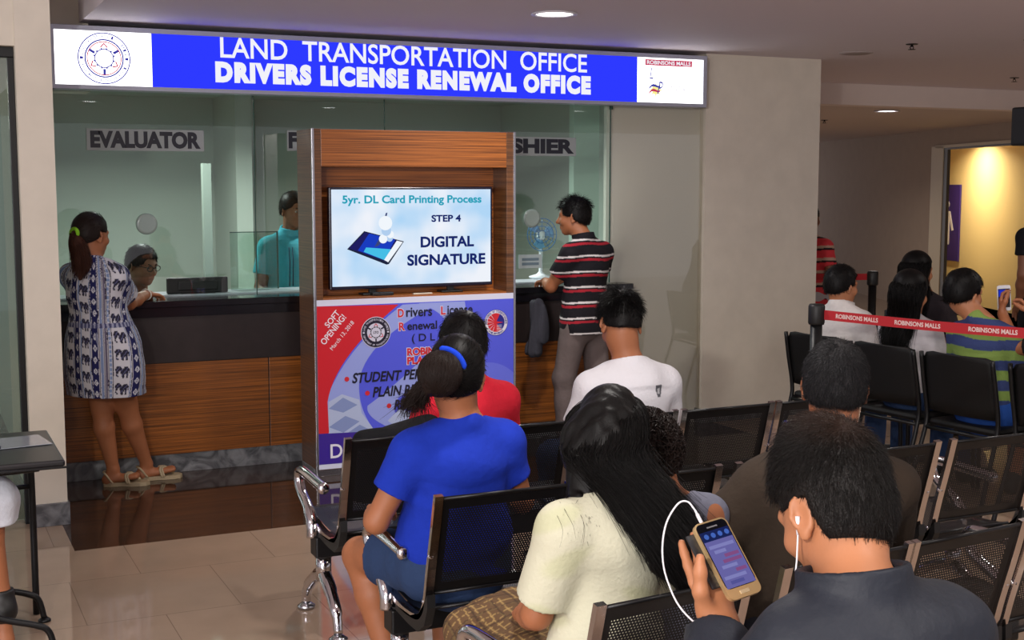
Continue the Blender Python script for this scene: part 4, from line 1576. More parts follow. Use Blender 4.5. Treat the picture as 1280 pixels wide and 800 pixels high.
def vnormals(V, Q):
    n = np.cross(V[Q[:, 2]] - V[Q[:, 0]], V[Q[:, 3]] - V[Q[:, 1]])
    N = np.zeros_like(V)
    for c in range(4):
        for ax in range(3):
            N[:, ax] += np.bincount(Q[:, c], weights=n[:, ax], minlength=len(V))
    return N / np.maximum(np.linalg.norm(N, axis=1), 1e-12)[:, None]


def strands_geo(P, rad, off=0):
    """P (n,m,3) -> thin three-sided tapering hairs"""
    n, m, _ = P.shape
    T = np.gradient(P, axis=1)
    T /= np.maximum(np.linalg.norm(T, axis=2, keepdims=True), 1e-9)
    ref = RNG.normal(size=(n, 1, 3))
    a = np.cross(T, np.broadcast_to(ref, P.shape))
    a /= np.maximum(np.linalg.norm(a, axis=2, keepdims=True), 1e-9)
    b = np.cross(T, a)
    rad = np.asarray(rad).reshape((1, m, 1)) if np.ndim(rad) == 1 else rad
    vs = []
    for k in range(3):
        c, s_ = math.cos(2 * PI * k / 3), math.sin(2 * PI * k / 3)
        vs.append(P + (a * c + b * s_) * rad)
    V = np.stack(vs, 2).reshape(-1, 3)
    base = (np.arange(n)[:, None] * m + np.arange(m - 1)[None, :]) * 3
    qs = []
    for k in range(3):
        k2 = (k + 1) % 3
        qs.append(np.stack([base + k, base + k2, base + 3 + k2, base + 3 + k], 2).reshape(-1, 4))
    return V, np.concatenate(qs) + off


def rotm(yaw=0, pitch=0, roll=0):
    """columns: head right, front, up. yaw>0 turns left, pitch>0 looks down, roll>0 tilts to its right"""
    cy, sy = math.cos(yaw), math.sin(yaw)
    Rz = A3([[cy, -sy, 0], [sy, cy, 0], [0, 0, 1]])
    cp, sp = math.cos(-pitch), math.sin(-pitch)
    Rx = A3([[1, 0, 0], [0, cp, -sp], [0, sp, cp]])
    cr, sr = math.cos(roll), math.sin(roll)
    Ry = A3([[cr, 0, sr], [0, 1, 0], [-sr, 0, cr]])
    return Rz @ Rx @ Ry


D2R = PI / 180


class Person:
    def __init__(p, label, loc, rz=0.0, s=1.0, sit=True, g=1.0, female=False, lean=(0, 0), head_off=(0, 0, 0), head=(0, 0, 0),
                 group=None, skin=None, vs=0.006, twist=0.0, hs=1.0, sho_dz=0.0):
        p.root = thing('person', label, 'person', (loc[0], loc[1], 0), rz * D2R, group)
        p.loc, p.rz, p.s, p.g, p.sit, p.female, p.vs = A3((loc[0], loc[1], 0)), rz * D2R, s, g, sit, female, vs
        p.hs = hs
        p.skin = skin or SKIN
        if sit:
            z0, base = 0.44, dict(hip=0.535, wai=0.68, che=0.85, sho=0.935, nec=1.01, hea=1.155)
        else:
            z0, base = 0.0, dict(hip=0.86, wai=1.0, che=1.18, sho=1.305, nec=1.38, hea=1.525)
        Z = {k: z0 + (v - z0) * s for k, v in base.items()}
        lx, ly = lean
        J = p.J = {}
        J['hip'] = A3((0, 0, Z['hip']))
        J['wai'] = A3((lx * .3, ly * .3 - .0, Z['wai']))
        J['che'] = A3((lx * .7, ly * .7 - .01, Z['che']))
        J['ush'] = A3((lx, ly - .015, Z['sho'] - .02 * s + sho_dz))
        J['nec'] = A3((lx * 1.05, ly * 1.08 - .01, Z['nec'] + sho_dz))
        J['hea'] = A3((lx * 1.15 + head_off[0], ly * 1.2 + .03 * s + head_off[1], Z['hea'] + head_off[2]))
        p.B = rotm(*[a * D2R for a in head])
        tw = twist * D2R
        p.rs = A3((math.cos(tw), math.sin(tw), 0))
        sw = (.152 if female else .172) * s * (0.8 + 0.2 * g)
        for sd, n in ((-1, 'L'), (1, 'R')):
            J['sho' + n] = J['ush'] + p.rs * sd * sw + A3((0, 0, -.005))
            if sit:
                J['hip' + n] = A3((sd * .085 * s, .02, Z['hip'] - .01))
                J['kne' + n] = A3((sd * .11 * s, .43 * s, .50))
                J['ank' + n] = A3((sd * .11 * s, .41 * s, .085))
                J['elb' + n] = J['sho' + n] + A3((sd * .05, .07, -.25 * s))
                J['wri' + n] = A3((sd * .09, .30, .64))
            else:
                J['hip' + n] = A3((sd * .085 * s, 0, Z['hip'] - .02))
                J['kne' + n] = A3((sd * .095 * s, .02, .46 * s))
                J['ank' + n] = A3((sd * .10 * s, -.02, .075 * s))
                J['elb' + n] = J['sho' + n] + A3((sd * .06, .0, -.27 * s))
                J['wri' + n] = J['elb' + n] + A3((sd * .02, .09, -.22 * s))
            J['toe' + n] = J['ank' + n] + A3((sd * .02, .15 * s, -.05))
            J['toe' + n][2] = 0.03

    def w(p, q):
        """world point -> the person's own frame"""
        d = A3(q) - p.loc
        c, s_ = math.cos(-p.rz), math.sin(-p.rz)
        return A3((c * d[0] - s_ * d[1], s_ * d[0] + c * d[1], d[2]))

    def wd(p, q):
        return p.w(A3(q) + p.loc)

    def H(p, q):
        """head frame -> person's frame"""
        return p.J['hea'] + p.B @ (A3(q) * p.hs)

    def q(p, V):
        return ((V - p.J['hea']) @ p.B) / p.hs

    def torso(p, v, infl=0.0, k=0.05, start=0, hem=None, fem=True):
        J, s, g = p.J, p.s, p.g
        i = infl
        sh = 0.9 if p.female else 1.0
        nodes = [(J['hip'] + A3((0, 0, -.03)), (.158 * s * g + i, .115 * s * g + i)),
                 ((J['hip'] + J['wai']) / 2 + A3((0, 0, .01)), (.152 * s * g + i, .11 * s * g + i)),
                 (J['wai'] + A3((0, 0, .02)), ((.128 if p.female else .14) * s * g + i, .1 * s * g + i)),
                 (J['che'], (.155 * s * sh * g + i, .112 * s * g + i)),
                 (J['ush'] + A3((0, .0, -.045)), (.15 * s * sh * g + i, .095 * s * g + i))]
        if hem is not None:
            nodes = [(J['hip'] + A3(hem[0]), (hem[1][0], hem[1][1]))] + nodes
        for (a, ra), (b, rb) in list(zip(nodes, nodes[1:]))[start:]:
            v.etube(a, b, ra, rb, p.rs, k)
        # shoulders and trapezius
        v.etube(J['shoL'], J['shoR'], .05 * s + i, .05 * s + i, p.rs, .06)
        for n in 'LR':
            v.etube(J['nec'] * .75 + J['hea'] * .25 + A3((0, -.03, -.03)), J['sho' + n] * .8 + J['ush'] * .2 + A3((0, 0, .008)), .034 * s + i, .036 * s + i, k=.045)
            if p.female and fem:
                sd = -1 if n == 'L' else 1
                v.ell(J['che'] + A3((sd * .06 * s, .085 * s, .0)), (.06 * s * g + i, .06 * s * g + i, .06 * s + i), k=.04)

    def bounds(p, pad=.12):
        P = np.array([J for J in p.J.values()])
        P = np.concatenate([P, p.extra]) if hasattr(p, 'extra') else P
        lo, hi = P.min(0) - pad - A3((.08, .06, .02)), P.max(0) + pad + A3((.08, .06, .06))
        lo[2] = max(lo[2], -0.02)
        return lo, hi

    def hand(p, v, n, fdir=None, palm=None, curl=(14, 22, 18), thumb=(.5, .5), spread=.1, k=.006, sc=1.0, point=False, curls=None):
        J = p.J
        wri = J['wri' + n]
        fa = wri - J['elb' + n]
        f = A3(fdir) if fdir is not None else fa
        f = f / np.linalg.norm(f)
        pn = A3(palm) if palm is not None else A3((0, 0, -1))
        pn = pn - f * (pn @ f)
        pn /= np.linalg.norm(pn)
        # thumb side: for a left hand with fingers f and palm normal pn
        t = np.cross(pn, f) if n == 'L' else np.cross(f, pn)
        S = p.s * sc
        kn = wri + f * .085 * S
        v.etube(wri, wri + f * .075 * S, (.026 * S, .017 * S), (.04 * S, .0135 * S), t, .02)
        for i, (o, L) in enumerate(((.030, .072), (.010, .08), (-.010, .075), (-.029, .058))):
            a = wri + f * (.078 - abs(i - 1.2) * .004) * S + t * o * S
            ang = 0
            d = f + t * spread * (o / .03)
            d /= np.linalg.norm(d)
            cc = curls[i] if curls else curl
            pts = [a]
            for j, fr in enumerate((.45, .3, .25)):
                ang += cc[j] * D2R
                dd = d * math.cos(ang) + pn * math.sin(ang)
                a = a + dd * L * fr * S
                pts.append(a)
            v.chain(pts, [.0092 * S, .0086 * S, .0078 * S, .0066 * S], t, .004)
        b = wri + f * .022 * S + t * .022 * S
        d1 = f * .75 + t * .6 + pn * thumb[0]
        d1 /= np.linalg.norm(d1)
        d2 = f * .95 + t * .12 + pn * thumb[1]
        d2 /= np.linalg.norm(d2)
        m1 = b + d1 * .045 * S
        m2 = m1 + d2 * .03 * S
        m3 = m2 + d2 * .024 * S
        v.chain([b, m1, m2, m3], [.0155 * S, .0115 * S, .0098 * S, .0078 * S], t, .012)
        p.thumb_tip = m3

    def limbs(p, v, arms=True, legs=True, feet=True):
        J, s, g = p.J, p.s, p.g
        ga = 0.8 + 0.2 * g
        for n in 'LR':
            if arms:
                v.etube(J['sho' + n], J['elb' + n], .05 * s * ga, .037 * s * ga, k=.03)
                e, w = J['elb' + n], J['wri' + n]
                v.etube(e, e * .6 + w * .4, .037 * s * ga, .038 * s * ga, k=.02)
                v.etube(e * .6 + w * .4, w, .038 * s * ga, .026 * s, k=.02)
            if legs:
                h, kn, a = J['hip' + n], J['kne' + n], J['ank' + n]
                v.etube(h, kn, .085 * s * g, .056 * s * g, k=.04)
                c = kn * .68 + a * .32
                back = A3((0, -.018, 0)) if p.sit else A3((0, -.012, 0))
                v.etube(kn, c + back, .054 * s * g, .053 * s * g, k=.02)
                v.etube(c + back, a, .053 * s * g, .034 * s, k=.02)
                if feet:
                    t = J['toe' + n]
                    d = (t - a) * A3((1, 1, 0))
                    d /= np.linalg.norm(d)
                    heel = a - d * .03 - A3((0, 0, a[2] - .035))
                    v.etube(a, heel, .033 * s, .03 * s, k=.02)
                    v.etube(heel, t, (.032 * s, .03), (.042 * s, .018), np.cross(d, (0, 0, 1)), .025)

    def head(p, v):
        h = p.hs
        B = p.B.T
        H = p.H
        v.ell(H((0, -.012, .028)), (.073 * h, .092 * h, .088 * h), B, .02)
        v.ell(H((0, .028, -.03)), (.060 * h, .064 * h, .078 * h), B, .03)
        v.etube(H((0, .02, -.066)), H((0, .058, -.092)), (.048 * h, .036 * h), (.026 * h, .022 * h), p.B[:, 0], .03)
        v.ell(H((0, .0, -.06)), (.056 * h, .05 * h, .045 * h), B, .02)
        v.etube(H((0, .084, .008)), H((0, .106, -.03)), .008 * h, .0135 * h, k=.012)
        v.etube(H((-.014, .092, -.034)), H((.014, .092, -.034)), .008 * h, .008 * h, k=.008)
        v.etube(H((-.036, .073, .02)), H((.036, .073, .02)), .011 * h, .011 * h, k=.015)
        for sd in (-1, 1):
            v.ell(H((sd * .031, .092, .002)), (.014 * h, .012 * h, .009 * h), B, .01, 'carve')
            v.ell(H((sd * .04, .06, -.028)), (.02 * h, .022 * h, .018 * h), B, .02)
        v.etube(H((-.02, .083, -.06)), H((.02, .083, -.06)), .0075 * h, .0075 * h, k=.006)
        v.etube(H((-.016, .082, -.071)), H((.016, .082, -.071)), .008 * h, .008 * h, k=.006)
        # neck
        v.etube(p.J['nec'] + A3((0, -.005, -.03)), H((0, -.022, -.045)), (.058 * p.s, .056 * p.s), (.052 * h, .052 * h), k=.03)
        # ears
        for sd in (-1, 1):
            c = H((sd * .076, -.014, -.008))
            out = p.B @ A3((sd, -.55, 0))
            out /= np.linalg.norm(out)
            fw = p.B @ A3((sd * .5, .9, 0.12))
            fw -= out * (fw @ out)
            fw /= np.linalg.norm(fw)
            up = np.cross(out, fw) * sd
            if up @ p.B[:, 2] < 0:
                up = -up
            E = [fw, out, up]
            v.ell(c, (.019 * h, .007 * h, .031 * h), E, .006)
            v.ell(c + out * .006 * h - fw * (-.003) * h, (.010 * h, .006 * h, .016 * h), E, .003, 'carve')
            pts = []
            for a in range(-60, 231, 29):
                r = a * D2R
                pts.append(c + (fw * -math.cos(r - PI / 2 + 1.2) * .0165 + up * (math.sin(r - PI / 2 + 1.2) * .027 + .003) + out * .004) * h)
            v.chain(pts, [.0042 * h] * len(pts), k=.003)
            v.ell(c + (up * -.027 + fw * .004) * h, (.008 * h, .005 * h, .009 * h), E, .006)

    def body(p, hands=None, legs=True, feet=True, extra=None, smooth=1, label=None):
        v = Vox(*p.bounds(), p.vs)
        p.torso(v)
        p.limbs(v, legs=legs, feet=feet)
        p.head(v)
        hands = hands or {}
        for n in 'LR':
            p.hand(v, n, **hands.get(n, {}))
        if extra:
            extra(v)
        V, Q = v.mesh(smooth)
        o = mesh_np('body', V, Q, p.skin, p.root)
        return o

    def top(p, m, sleeve=0.55, fore=0.0, infl=0.012, hem=None, neck_cut=.012, fold=.003, fs=(14, 14, 10), seed=1, paint=None, sl_r=.018, name='shirt',
            collar=None, clipz=None, extra=None, neck_tilt=.35, vs=None, carve_neck=.064, smooth=1):
        J, s, g = p.J, p.s, p.g
        v = Vox(*p.bounds(), vs or p.vs)
        p.torso(v, infl, hem=hem)
        ga = 0.8 + 0.2 * g
        for n in 'LR':
            a, e, w = J['sho' + n], J['elb' + n], J['wri' + n]
            if sleeve < 1:
                b = a + (e - a) * sleeve
                v.etube(a, b, .052 * s * ga + infl, .046 * s * ga + sl_r, k=.03, capb=True)
            else:
                v.etube(a, e, .052 * s * ga + infl, .043 * s * ga + sl_r * .7, k=.03)
                if fore > 0:
                    b = e + (w - e) * fore
                    v.etube(e, b, .044 * s * ga + sl_r * .6, .034 * s + sl_r * .6, k=.02, capb=True)
        if extra:
            extra(v)
        if fold:
            v.folds(fold, fs, seed)
        nd = A3(neck_tilt) if isinstance(neck_tilt, tuple) else A3((0, neck_tilt, 1))
        if collar is None:
            v.plane(J['nec'] + A3((0, -.0, neck_cut + .022)), nd)
            v.etube(J['nec'] + A3((0, .006, -.012 + neck_cut)), J['nec'] + A3((0, .03, .1)), (carve_neck * s, carve_neck * s), (carve_neck * 1.05 * s, carve_neck * 1.05 * s), k=.006, op='carve')
        else:
            hgt, ro, ri, fy = collar
            v.plane(J['nec'] + A3((0, 0, neck_cut)), nd)
            ax = A3((0, fy, 1)); ax /= np.linalg.norm(ax)
            b0 = J['nec'] + A3((0, -.008, -.015))
            v.etube(b0, b0 + ax * (hgt + .015), (ro * 1.05, ro * 1.05), (ro, ro), k=.012, capa=True, capb=True)
            v.etube(b0 - ax * .01, b0 + ax * (hgt + .1), (ri, ri), (ri, ri), k=.003, op='carve')
        zc = (J['hip'][2] - .05) if hem is None else J['hip'][2] + hem[0][2] + .005
        if clipz is not None:
            zc = clipz
        v.plane((0, 0, zc), (0, 0, -1))
        V, Q = v.mesh(smooth)
        c = paint(V, vnormals(V, Q)) if paint else None
        return mesh_np(name, V, Q, m, p.root, colors=c)

    def pants(p, m, frac=2.0, infl=0.012, fold=.002, seed=3, name='trousers', waist=None, paint=None, loose=.01):
        """frac 0..1 along the thigh, 1..2 along the shin"""
        J, s, g = p.J, p.s, p.g
        v = Vox(*p.bounds(), p.vs)
        i = infl
        v.etube(J['hip'] + A3((0, 0, -.03)), (J['hip'] + J['wai']) / 2 + A3((0, 0, .02)), (.16 * s * g + i, .118 * s * g + i), (.15 * s * g + i, .108 * s * g + i), k=.05)
        for n in 'LR':
            h, kn, a = J['hip' + n], J['kne' + n], J['ank' + n]
            if frac <= 1:
                v.etube(h, h + (kn - h) * frac, .087 * s * g + i, (.087 + (.058 - .087) * frac) * s * g + i + loose, k=.04, capb=True)
            else:
                v.etube(h, kn, .087 * s * g + i, .058 * s * g + i + loose * .5, k=.04)
                b = kn + (a - kn) * (frac - 1)
                v.etube(kn, b, .058 * s * g + i + loose * .5, .046 * s * g + i + loose * .6, k=.03, capb=True)
        if fold:
            v.folds(fold, (22, 22, 16), seed)
        v.plane((0, 0, waist if waist else J['wai'][2] - .02), (0, 0, 1))
        V, Q = v.mesh()
        c = paint(V, vnormals(V, Q)) if paint else None
        return mesh_np(name, V, Q, m, p.root, colors=c)

    def shoes(p, m, name='shoe', vs=.005):
        J, s = p.J, p.s
        for n in 'LR':
            a, t = J['ank' + n], J['toe' + n]
            d = (t - a) * A3((1, 1, 0))
            d /= np.linalg.norm(d)
            heel = A3((a[0], a[1], .035)) - d * .035
            tt = A3((t[0], t[1], .03)) + d * .015
            v = Vox(np.minimum(heel, tt) - .1, np.maximum(heel, tt) + A3((.1, .1, .12)), vs)
            r = np.cross(d, (0, 0, 1))
            v.etube(heel, tt, (.042 * s, .05), (.05 * s, .035), r, .02)
            v.etube(heel + A3((0, 0, .02)), A3((a[0], a[1], .09)), .05 * s, .047 * s, r, .02, capb=True)
            v.plane((0, 0, .002), (0, 0, -1))
            V, Q = v.mesh()
            mesh_np(name, V, Q, m, p.root)

    def hair_cap(p, t=.014, y0=.058, z1=.062, nape=-.062, side=.0, vs=None, slope=.5, temple=.012, fold=.0, back=0.0, extra=None, m=None, top=0.0):
        """close-fitting hair; y0,z1: hairline; returns verts, quads in the person's frame"""
        h = p.hs
        c = p.J['hea']
        v = Vox(c - .2 * h, c + .2 * h, vs or p.vs)
        B = p.B.T
        v.ell(p.H((0, -.014 - back, .028 + top)), ((.073 + t) * h, (.092 + t + back) * h, (.088 + t + top) * h), B, .0)
        v.ell(p.H((0, -.03, -.02)), ((.066 + t * .6) * h, (.066 + t * .7) * h, (.066 + t * .5) * h), B, .03)
        if extra:
            extra(v)
        if fold:
            v.folds(fold, (90, 90, 40), 5)
        X = v.ax[0][:, None, None] - c[0]
        Y = v.ax[1][None, :, None] - c[1]
        Z = v.ax[2][None, None, :] - c[2]
        Bm = p.B
        qx = (X * Bm[0, 0] + Y * Bm[1, 0] + Z * Bm[2, 0]) / h
        qy = (X * Bm[0, 1] + Y * Bm[1, 1] + Z * Bm[2, 1]) / h
        qz = (X * Bm[0, 2] + Y * Bm[1, 2] + Z * Bm[2, 2]) / h
        # forehead and face: in front of y0, under z1
        face = np.maximum(y0 - .02 * np.abs(qx) / .07 - slope * np.maximum(-qz, 0) * 0 - qy, qz - z1)
        # cheeks and ears: in front of the ear line and under the temples
        ear = np.maximum(np.maximum(side - .012 - qy, qz - temple), 0.03 - np.abs(qx))
        low = np.maximum(qz - (nape + .35 * np.maximum(qy + .08, 0) * 1.6), -1)
        rem = np.minimum(np.minimum(face, ear), low) * h
        v.D = np.maximum(v.D, -rem.astype(np.float32))
        return v.mesh(1)

    def hair(p, m, n=1500, L=(.012, .03), rad=.0011, lift=.5, flow=.8, rnd=.25, crown=(0, -.07, .095), cap=None, lenf=None, grav=0.0, name='hair', rootmask=None,
             steps=4, extra_geo=None):
        cap = cap or {}
        V, Q = p.hair_cap(**cap)
        N = vnormals(V, Q)
        qv = p.q(V)
        # strands grow from the outer side of the cap only
        outer = ((qv - A3((0, -.014, .02))) * (N @ p.B)).sum(1) > 0.02
        if rootmask is not None:
            outer &= rootmask(qv)
        ids = np.nonzero(outer)[0]
        Vs, Qs = [V], [Q]
        off = len(V)
        if n and len(ids):
            ids = RNG.choice(ids, n)
            P0, n0 = V[ids] + RNG.normal(size=(n, 3)) * .002, N[ids]
            cr = p.H(crown)
            fl = P0 - cr
            fl -= n0 * (fl * n0).sum(1, keepdims=True)
            fl /= np.maximum(np.linalg.norm(fl, axis=1, keepdims=True), 1e-6)
            d = n0 * lift + fl * flow + RNG.normal(size=(n, 3)) * rnd
            d /= np.linalg.norm(d, axis=1, keepdims=True)
            ln = RNG.uniform(L[0], L[1], n)
            if lenf is not None:
                ln = ln * lenf(qv[ids])
            T = np.linspace(0, 1, steps)
            P = P0[:, None] - n0[:, None] * .003 + d[:, None] * (ln[:, None, None] * T[None, :, None])
            P = P + (fl[:, None] * .25 - n0[:, None] * .18 + A3((0, 0, -grav))) * (ln[:, None, None] * (T ** 2)[None, :, None])
            a, b = strands_geo(P, rad * (1 - .8 * T), off)
            Vs.append(a); Qs.append(b)
            off += len(a)
        if extra_geo:
            for a, b in extra_geo:
                Vs.append(a); Qs.append(b + off)
                off += len(a)
        return mesh_np(name, np.concatenate(Vs), np.concatenate(Qs), m, p.root)

    def eyes(p, brows=True):
        bm = NB()
        for sd in (-1, 1):
            c = p.H((sd * .031, .0745, .001))
            bmesh.ops.create_uvsphere(bm, u_segments=12, v_segments=8, radius=.0115 * p.hs, matrix=Matrix.Translation(c))
        e = obj('eyes', bm, mat('eye_white', srgb(150, 138, 128), .4), p.root, True, 'white eyes with dark irises')
        bm = NB()
        for sd in (-1, 1):
            c = p.H((sd * .031, .0805, .001))
            bmesh.ops.create_uvsphere(bm, u_segments=10, v_segments=8, radius=.0065 * p.hs, matrix=Matrix.Translation(c))
        o = obj('iris', bm, mat('eye_dark', srgb(25, 15, 10), .2), e, True)
        if brows:
            bm = NB()
            for sd in (-1, 1):
                tube(bm, [p.H((sd * .016, .088, .02)), p.H((sd * .034, .085, .026)), p.H((sd * .05, .07, .02))], [.003, .0035, .0018], 6)
            obj('eyebrows', bm, HAIR, p.root, True)
            bm = NB()
            tube(bm, [p.H((-.018, .0895, -.066)), p.H((0, .0935, -.064)), p.H((.018, .0895, -.066))], .0018, 6)
            obj('lips', bm, mat('lip', srgb(105, 55, 48), .5), p.root, True)


def long_hair_strands(nodes, n, rad=.0011, jit=.006, tipjit=.03, rr=(.75, 1.08), phi=(0, 2 * PI), steps=6, skip=None, lenr=(.82, 1.0)):
    """nodes: (center, right*rx, front*ry) cross-sections from the crown down; hairs follow them"""
    C = np.array([x[0] for x in nodes], float)
    U = np.array([x[1] for x in nodes], float)
    W = np.array([x[2] for x in nodes], float)
    ph = RNG.uniform(phi[0], phi[1], n)
    r = RNG.uniform(rr[0], rr[1], n)
    m = len(nodes)
    K = C[None] + U[None] * (r * np.cos(ph))[:, None, None] + W[None] * (r * np.sin(ph))[:, None, None]
    K = K + RNG.normal(size=K.shape) * np.linspace(jit * .4, jit, m)[None, :, None]
    # spline through the nodes
    Kp = np.concatenate([2 * K[:, :1] - K[:, 1:2], K, 2 * K[:, -1:] - K[:, -2:-1]], 1)
    T = np.linspace(0, 1, (m - 1) * steps + 1)
    tl = T[None, :] * RNG.uniform(lenr[0], lenr[1], n)[:, None] * (m - 1)
    i = np.clip(tl.astype(int), 0, m - 2)
    f = (tl - i)[:, :, None]
    ar = np.arange(n)[:, None]
    a, b, c, d = Kp[ar, i], Kp[ar, i + 1], Kp[ar, i + 2], Kp[ar, i + 3]
    P = 0.5 * (2 * b + (c - a) * f + (2 * a - 5 * b + 4 * c - d) * f * f + (3 * b - a - 3 * c + d) * f ** 3)
    P = P + RNG.normal(size=(n, 1, 3)) * tipjit * (T ** 3)[None, :, None]
    return strands_geo(P, rad * (1 - .75 * T ** 2))

# ================================================================== THE PEOPLE
SKIN = mat('skin_brown', srgb(160, 100, 66), .55, bump=.06, bscale=220, vary=.05, vscale=14)
SKIN2 = mat('skin_tan', srgb(176, 116, 80), .55, bump=.05, bscale=220, vary=.05, vscale=14)
SKIN3 = mat('skin_deep', srgb(128, 82, 58), .55, bump=.05, bscale=220, vary=.05, vscale=14)
HAIR = mat('hair_black', srgb(14, 12, 12), .46, 0, .12, 260, spec=.15)
HAIRB = mat('hair_brownish', srgb(30, 20, 17), .5, 0, .12, 260, spec=.18)
HAIRG = mat('hair_greying', srgb(32, 31, 33), .5, 0, .5, 260, vary=.5, vscale=300, spec=.22)
HAIRR = mat('hair_red_brown', srgb(70, 37, 25), .6, 0, .6, 260, spec=.3)


def hair_mix(name, top, low, zlo, zhi):
    """lighter brown sheen painted over black hair, by height on the head"""
    m = mat(name, low, .46, 0, .4, 260, spec=.25)
    nt = m.node_tree
    a = nt.nodes.new('ShaderNodeTexCoord')
    s = nt.nodes.new('ShaderNodeSeparateXYZ')
    mr = nt.nodes.new('ShaderNodeMapRange')
    mr.inputs[1].default_value = zlo
    mr.inputs[2].default_value = zhi
    mx = nt.nodes.new('ShaderNodeMixRGB')
    mx.inputs[1].default_value = low
    mx.inputs[2].default_value = top
    nt.links.new(a.outputs['Object'], s.inputs[0])
    nt.links.new(s.outputs[2], mr.inputs[0])
    nt.links.new(mr.outputs[0], mx.inputs[0])
    nt.links.new(mx.outputs[0], nt.nodes['Principled BSDF'].inputs['Base Color'])
    return m


def cloth(name, c, bump=.35, bscale=45, rough=.9):
    return mat(name, c, rough, 0, bump, bscale, vary=.04, vscale=40, spec=.2)


PAT = mat_attr('patterned_cloth')
SHOE = mat('dark_shoe', srgb(28, 26, 26), .5)
JEANS = cloth('blue_denim', srgb(44, 62, 96))
DARKP = cloth('dark_trousers', srgb(34, 34, 40))


def lin(*c):
    return A3(srgb(*c)[:3])


def stripes(seq, period, axis=2, warp=.006, off=0.0):
    """horizontal knitted stripes; seq: (end fraction, colour)"""
    def f(V, N):
        t = V[:, axis] + off + warp * np.sin(V[:, 0] * 19) + warp * .5 * np.sin(V[:, 1] * 31 + 1)
        u = np.mod(t / period, 1.0)
        C = np.zeros((len(V), 3))
        done = np.zeros(len(V), bool)
        for e, c in seq:
            k = (~done) & (u <= e)
            C[k] = c
            done |= k
        return C
    return f


# ---- woman in the printed dress at the evaluator window
P = Person('woman in a blue and white printed dress leaning on the counter at the evaluator window', (1.0, 7.36), -48, .945, sit=False, g=1.12, female=True,
           head=(-8, 6, 0), vs=.0055, skin=SKIN)
J = P.J
for k, dx, dy in (('hip', -.03, -.03), ('wai', -.05, -.05), ('che', -.06, -.06), ('ush', -.07, -.06), ('nec', -.075, -.055)):
    J[k] = J[k] * A3((0, 0, 1)) + P.wd((dx, dy, 0)) * A3((1, 1, 0))
J['hea'] = P.w((.925, 7.32, 1.425))
for sd, n in ((-1, 'L'), (1, 'R')):
    J['sho' + n] = J['ush'] + A3((sd * .15, 0, -.01))
    J['hip' + n] = J['hip'] + A3((sd * .085, 0, -.02))
J['elbR'] = P.w((1.13, 7.44, 1.035)); J['wriR'] = P.w((1.27, 7.68, 1.065))
J['elbL'] = P.w((1.02, 7.60, 1.06)); J['wriL'] = P.w((1.20, 7.75, 1.06))
J['ankL'] = P.w((1.02, 7.47, .095)); J['toeL'] = P.w((1.14, 7.43, .055))
J['ankR'] = P.w((1.215, 7.535, .095)); J['toeR'] = P.w((1.36, 7.53, .055))
J['kneL'] = P.w((.965, 7.44, .46)); J['kneR'] = P.w((1.10, 7.44, .46))
P.body(hands={'R': dict(fdir=P.wd((.8, .5, -.15)), palm=(0, 0, -1), curl=(16, 25, 20)), 'L': dict(fdir=P.wd((.9, .2, -.2)), palm=(0, 0, -1))})
ELE = ["..........####..", "..####...######.", ".######.########", "################", "##########.####.", "#.########..###.", "#.########...##.", "..##.####.....#.", "..##..###....##.", "..##..###...##..", "..##..##........"]
DIA = ["...##...", "..####..", ".##..##.", "##.##.##", ".##..##.", "..####..", "...##..."]


def dress_paint(V, N):
    c = J['wai']
    ang = np.arctan2(V[:, 0] - c[0], V[:, 1] - c[1])
    u = (ang * .165 + .5) / 1.2
    sh = np.abs(V[:, 0] - c[0]) > .19
    z = V[:, 2]
    per = .152
    k = np.mod(u, per)
    cell = np.floor(u / per).astype(int)
    C = np.tile(lin(196, 194, 202), (len(V), 1))
    navy, black, lt, gr = lin(30, 32, 84), lin(40, 38, 56), lin(120, 138, 178), lin(96, 90, 112)
    # navy band with white rosettes
    b = k < .030
    C[b] = navy
    z = z / 1.2
    vz = np.mod(z + .01, .052)
    for r, row in enumerate(DIA):
        for q_, ch in enumerate(row):
            if ch == '#':
                C[b & (np.abs(k - (.005 + q_ * .0026)) < .0014) & (np.abs(vz - (.01 + r * .0042)) < .0022)] = lin(204, 204, 214)
    for a, bb, col_ in ((.032, .035, black), (.037, .040, lt), (.094, .097, black), (.099, .108, lt), (.110, .113, black), (.115, .124, gr), (.126, .129, black), (.132, .142, lt), (.146, .149, black)):
        C[(k >= a) & (k < bb)] = col_
    vz = np.mod(z + .021 * (cell % 2), .078)
    for r, row in enumerate(ELE[::-1]):
        for q_, ch in enumerate(row):
            if ch == '#':
                C[(np.abs(k - (.043 + q_ * .0030)) < .0017) & (np.abs(vz - (.008 + r * .0050)) < .0027)] = black if (r + q_) % 5 else lin(92, 92, 130)
    # rows of small light triangles in the wide blue stripe
    C[(k >= .099) & (k < .108) & (np.mod(z, .02) < .007)] = lin(180, 186, 205)
    # belt
    z = V[:, 2]
    zb = J['wai'][2] + .0
    C[(np.abs(z - zb) < .012)] = np.where((np.mod(u, .02) < .01)[:, None], lin(70, 72, 110), lin(150, 152, 176))[(np.abs(z - zb) < .012)]
    return C


def dress_extra(v):
    a, b = J['wai'] + A3((0, 0, -.03)), J['hip'] * A3((1, 1, 0)) + A3((.0, .0, .535))
    b[:2] = P.w((.985, 7.35, 0))[:2]
    m = J['hip'] * .55 + b * .45
    v.etube(a, J['hip'] + A3((0, 0, .0)), (.155, .13), (.20, .165), k=.05)
    v.etube(J['hip'], m, (.20, .165), (.215, .175), k=.05)
    v.etube(m, b + A3((0, 0, .01)), (.215, .175), (.222, .185), k=.05, capb=True)


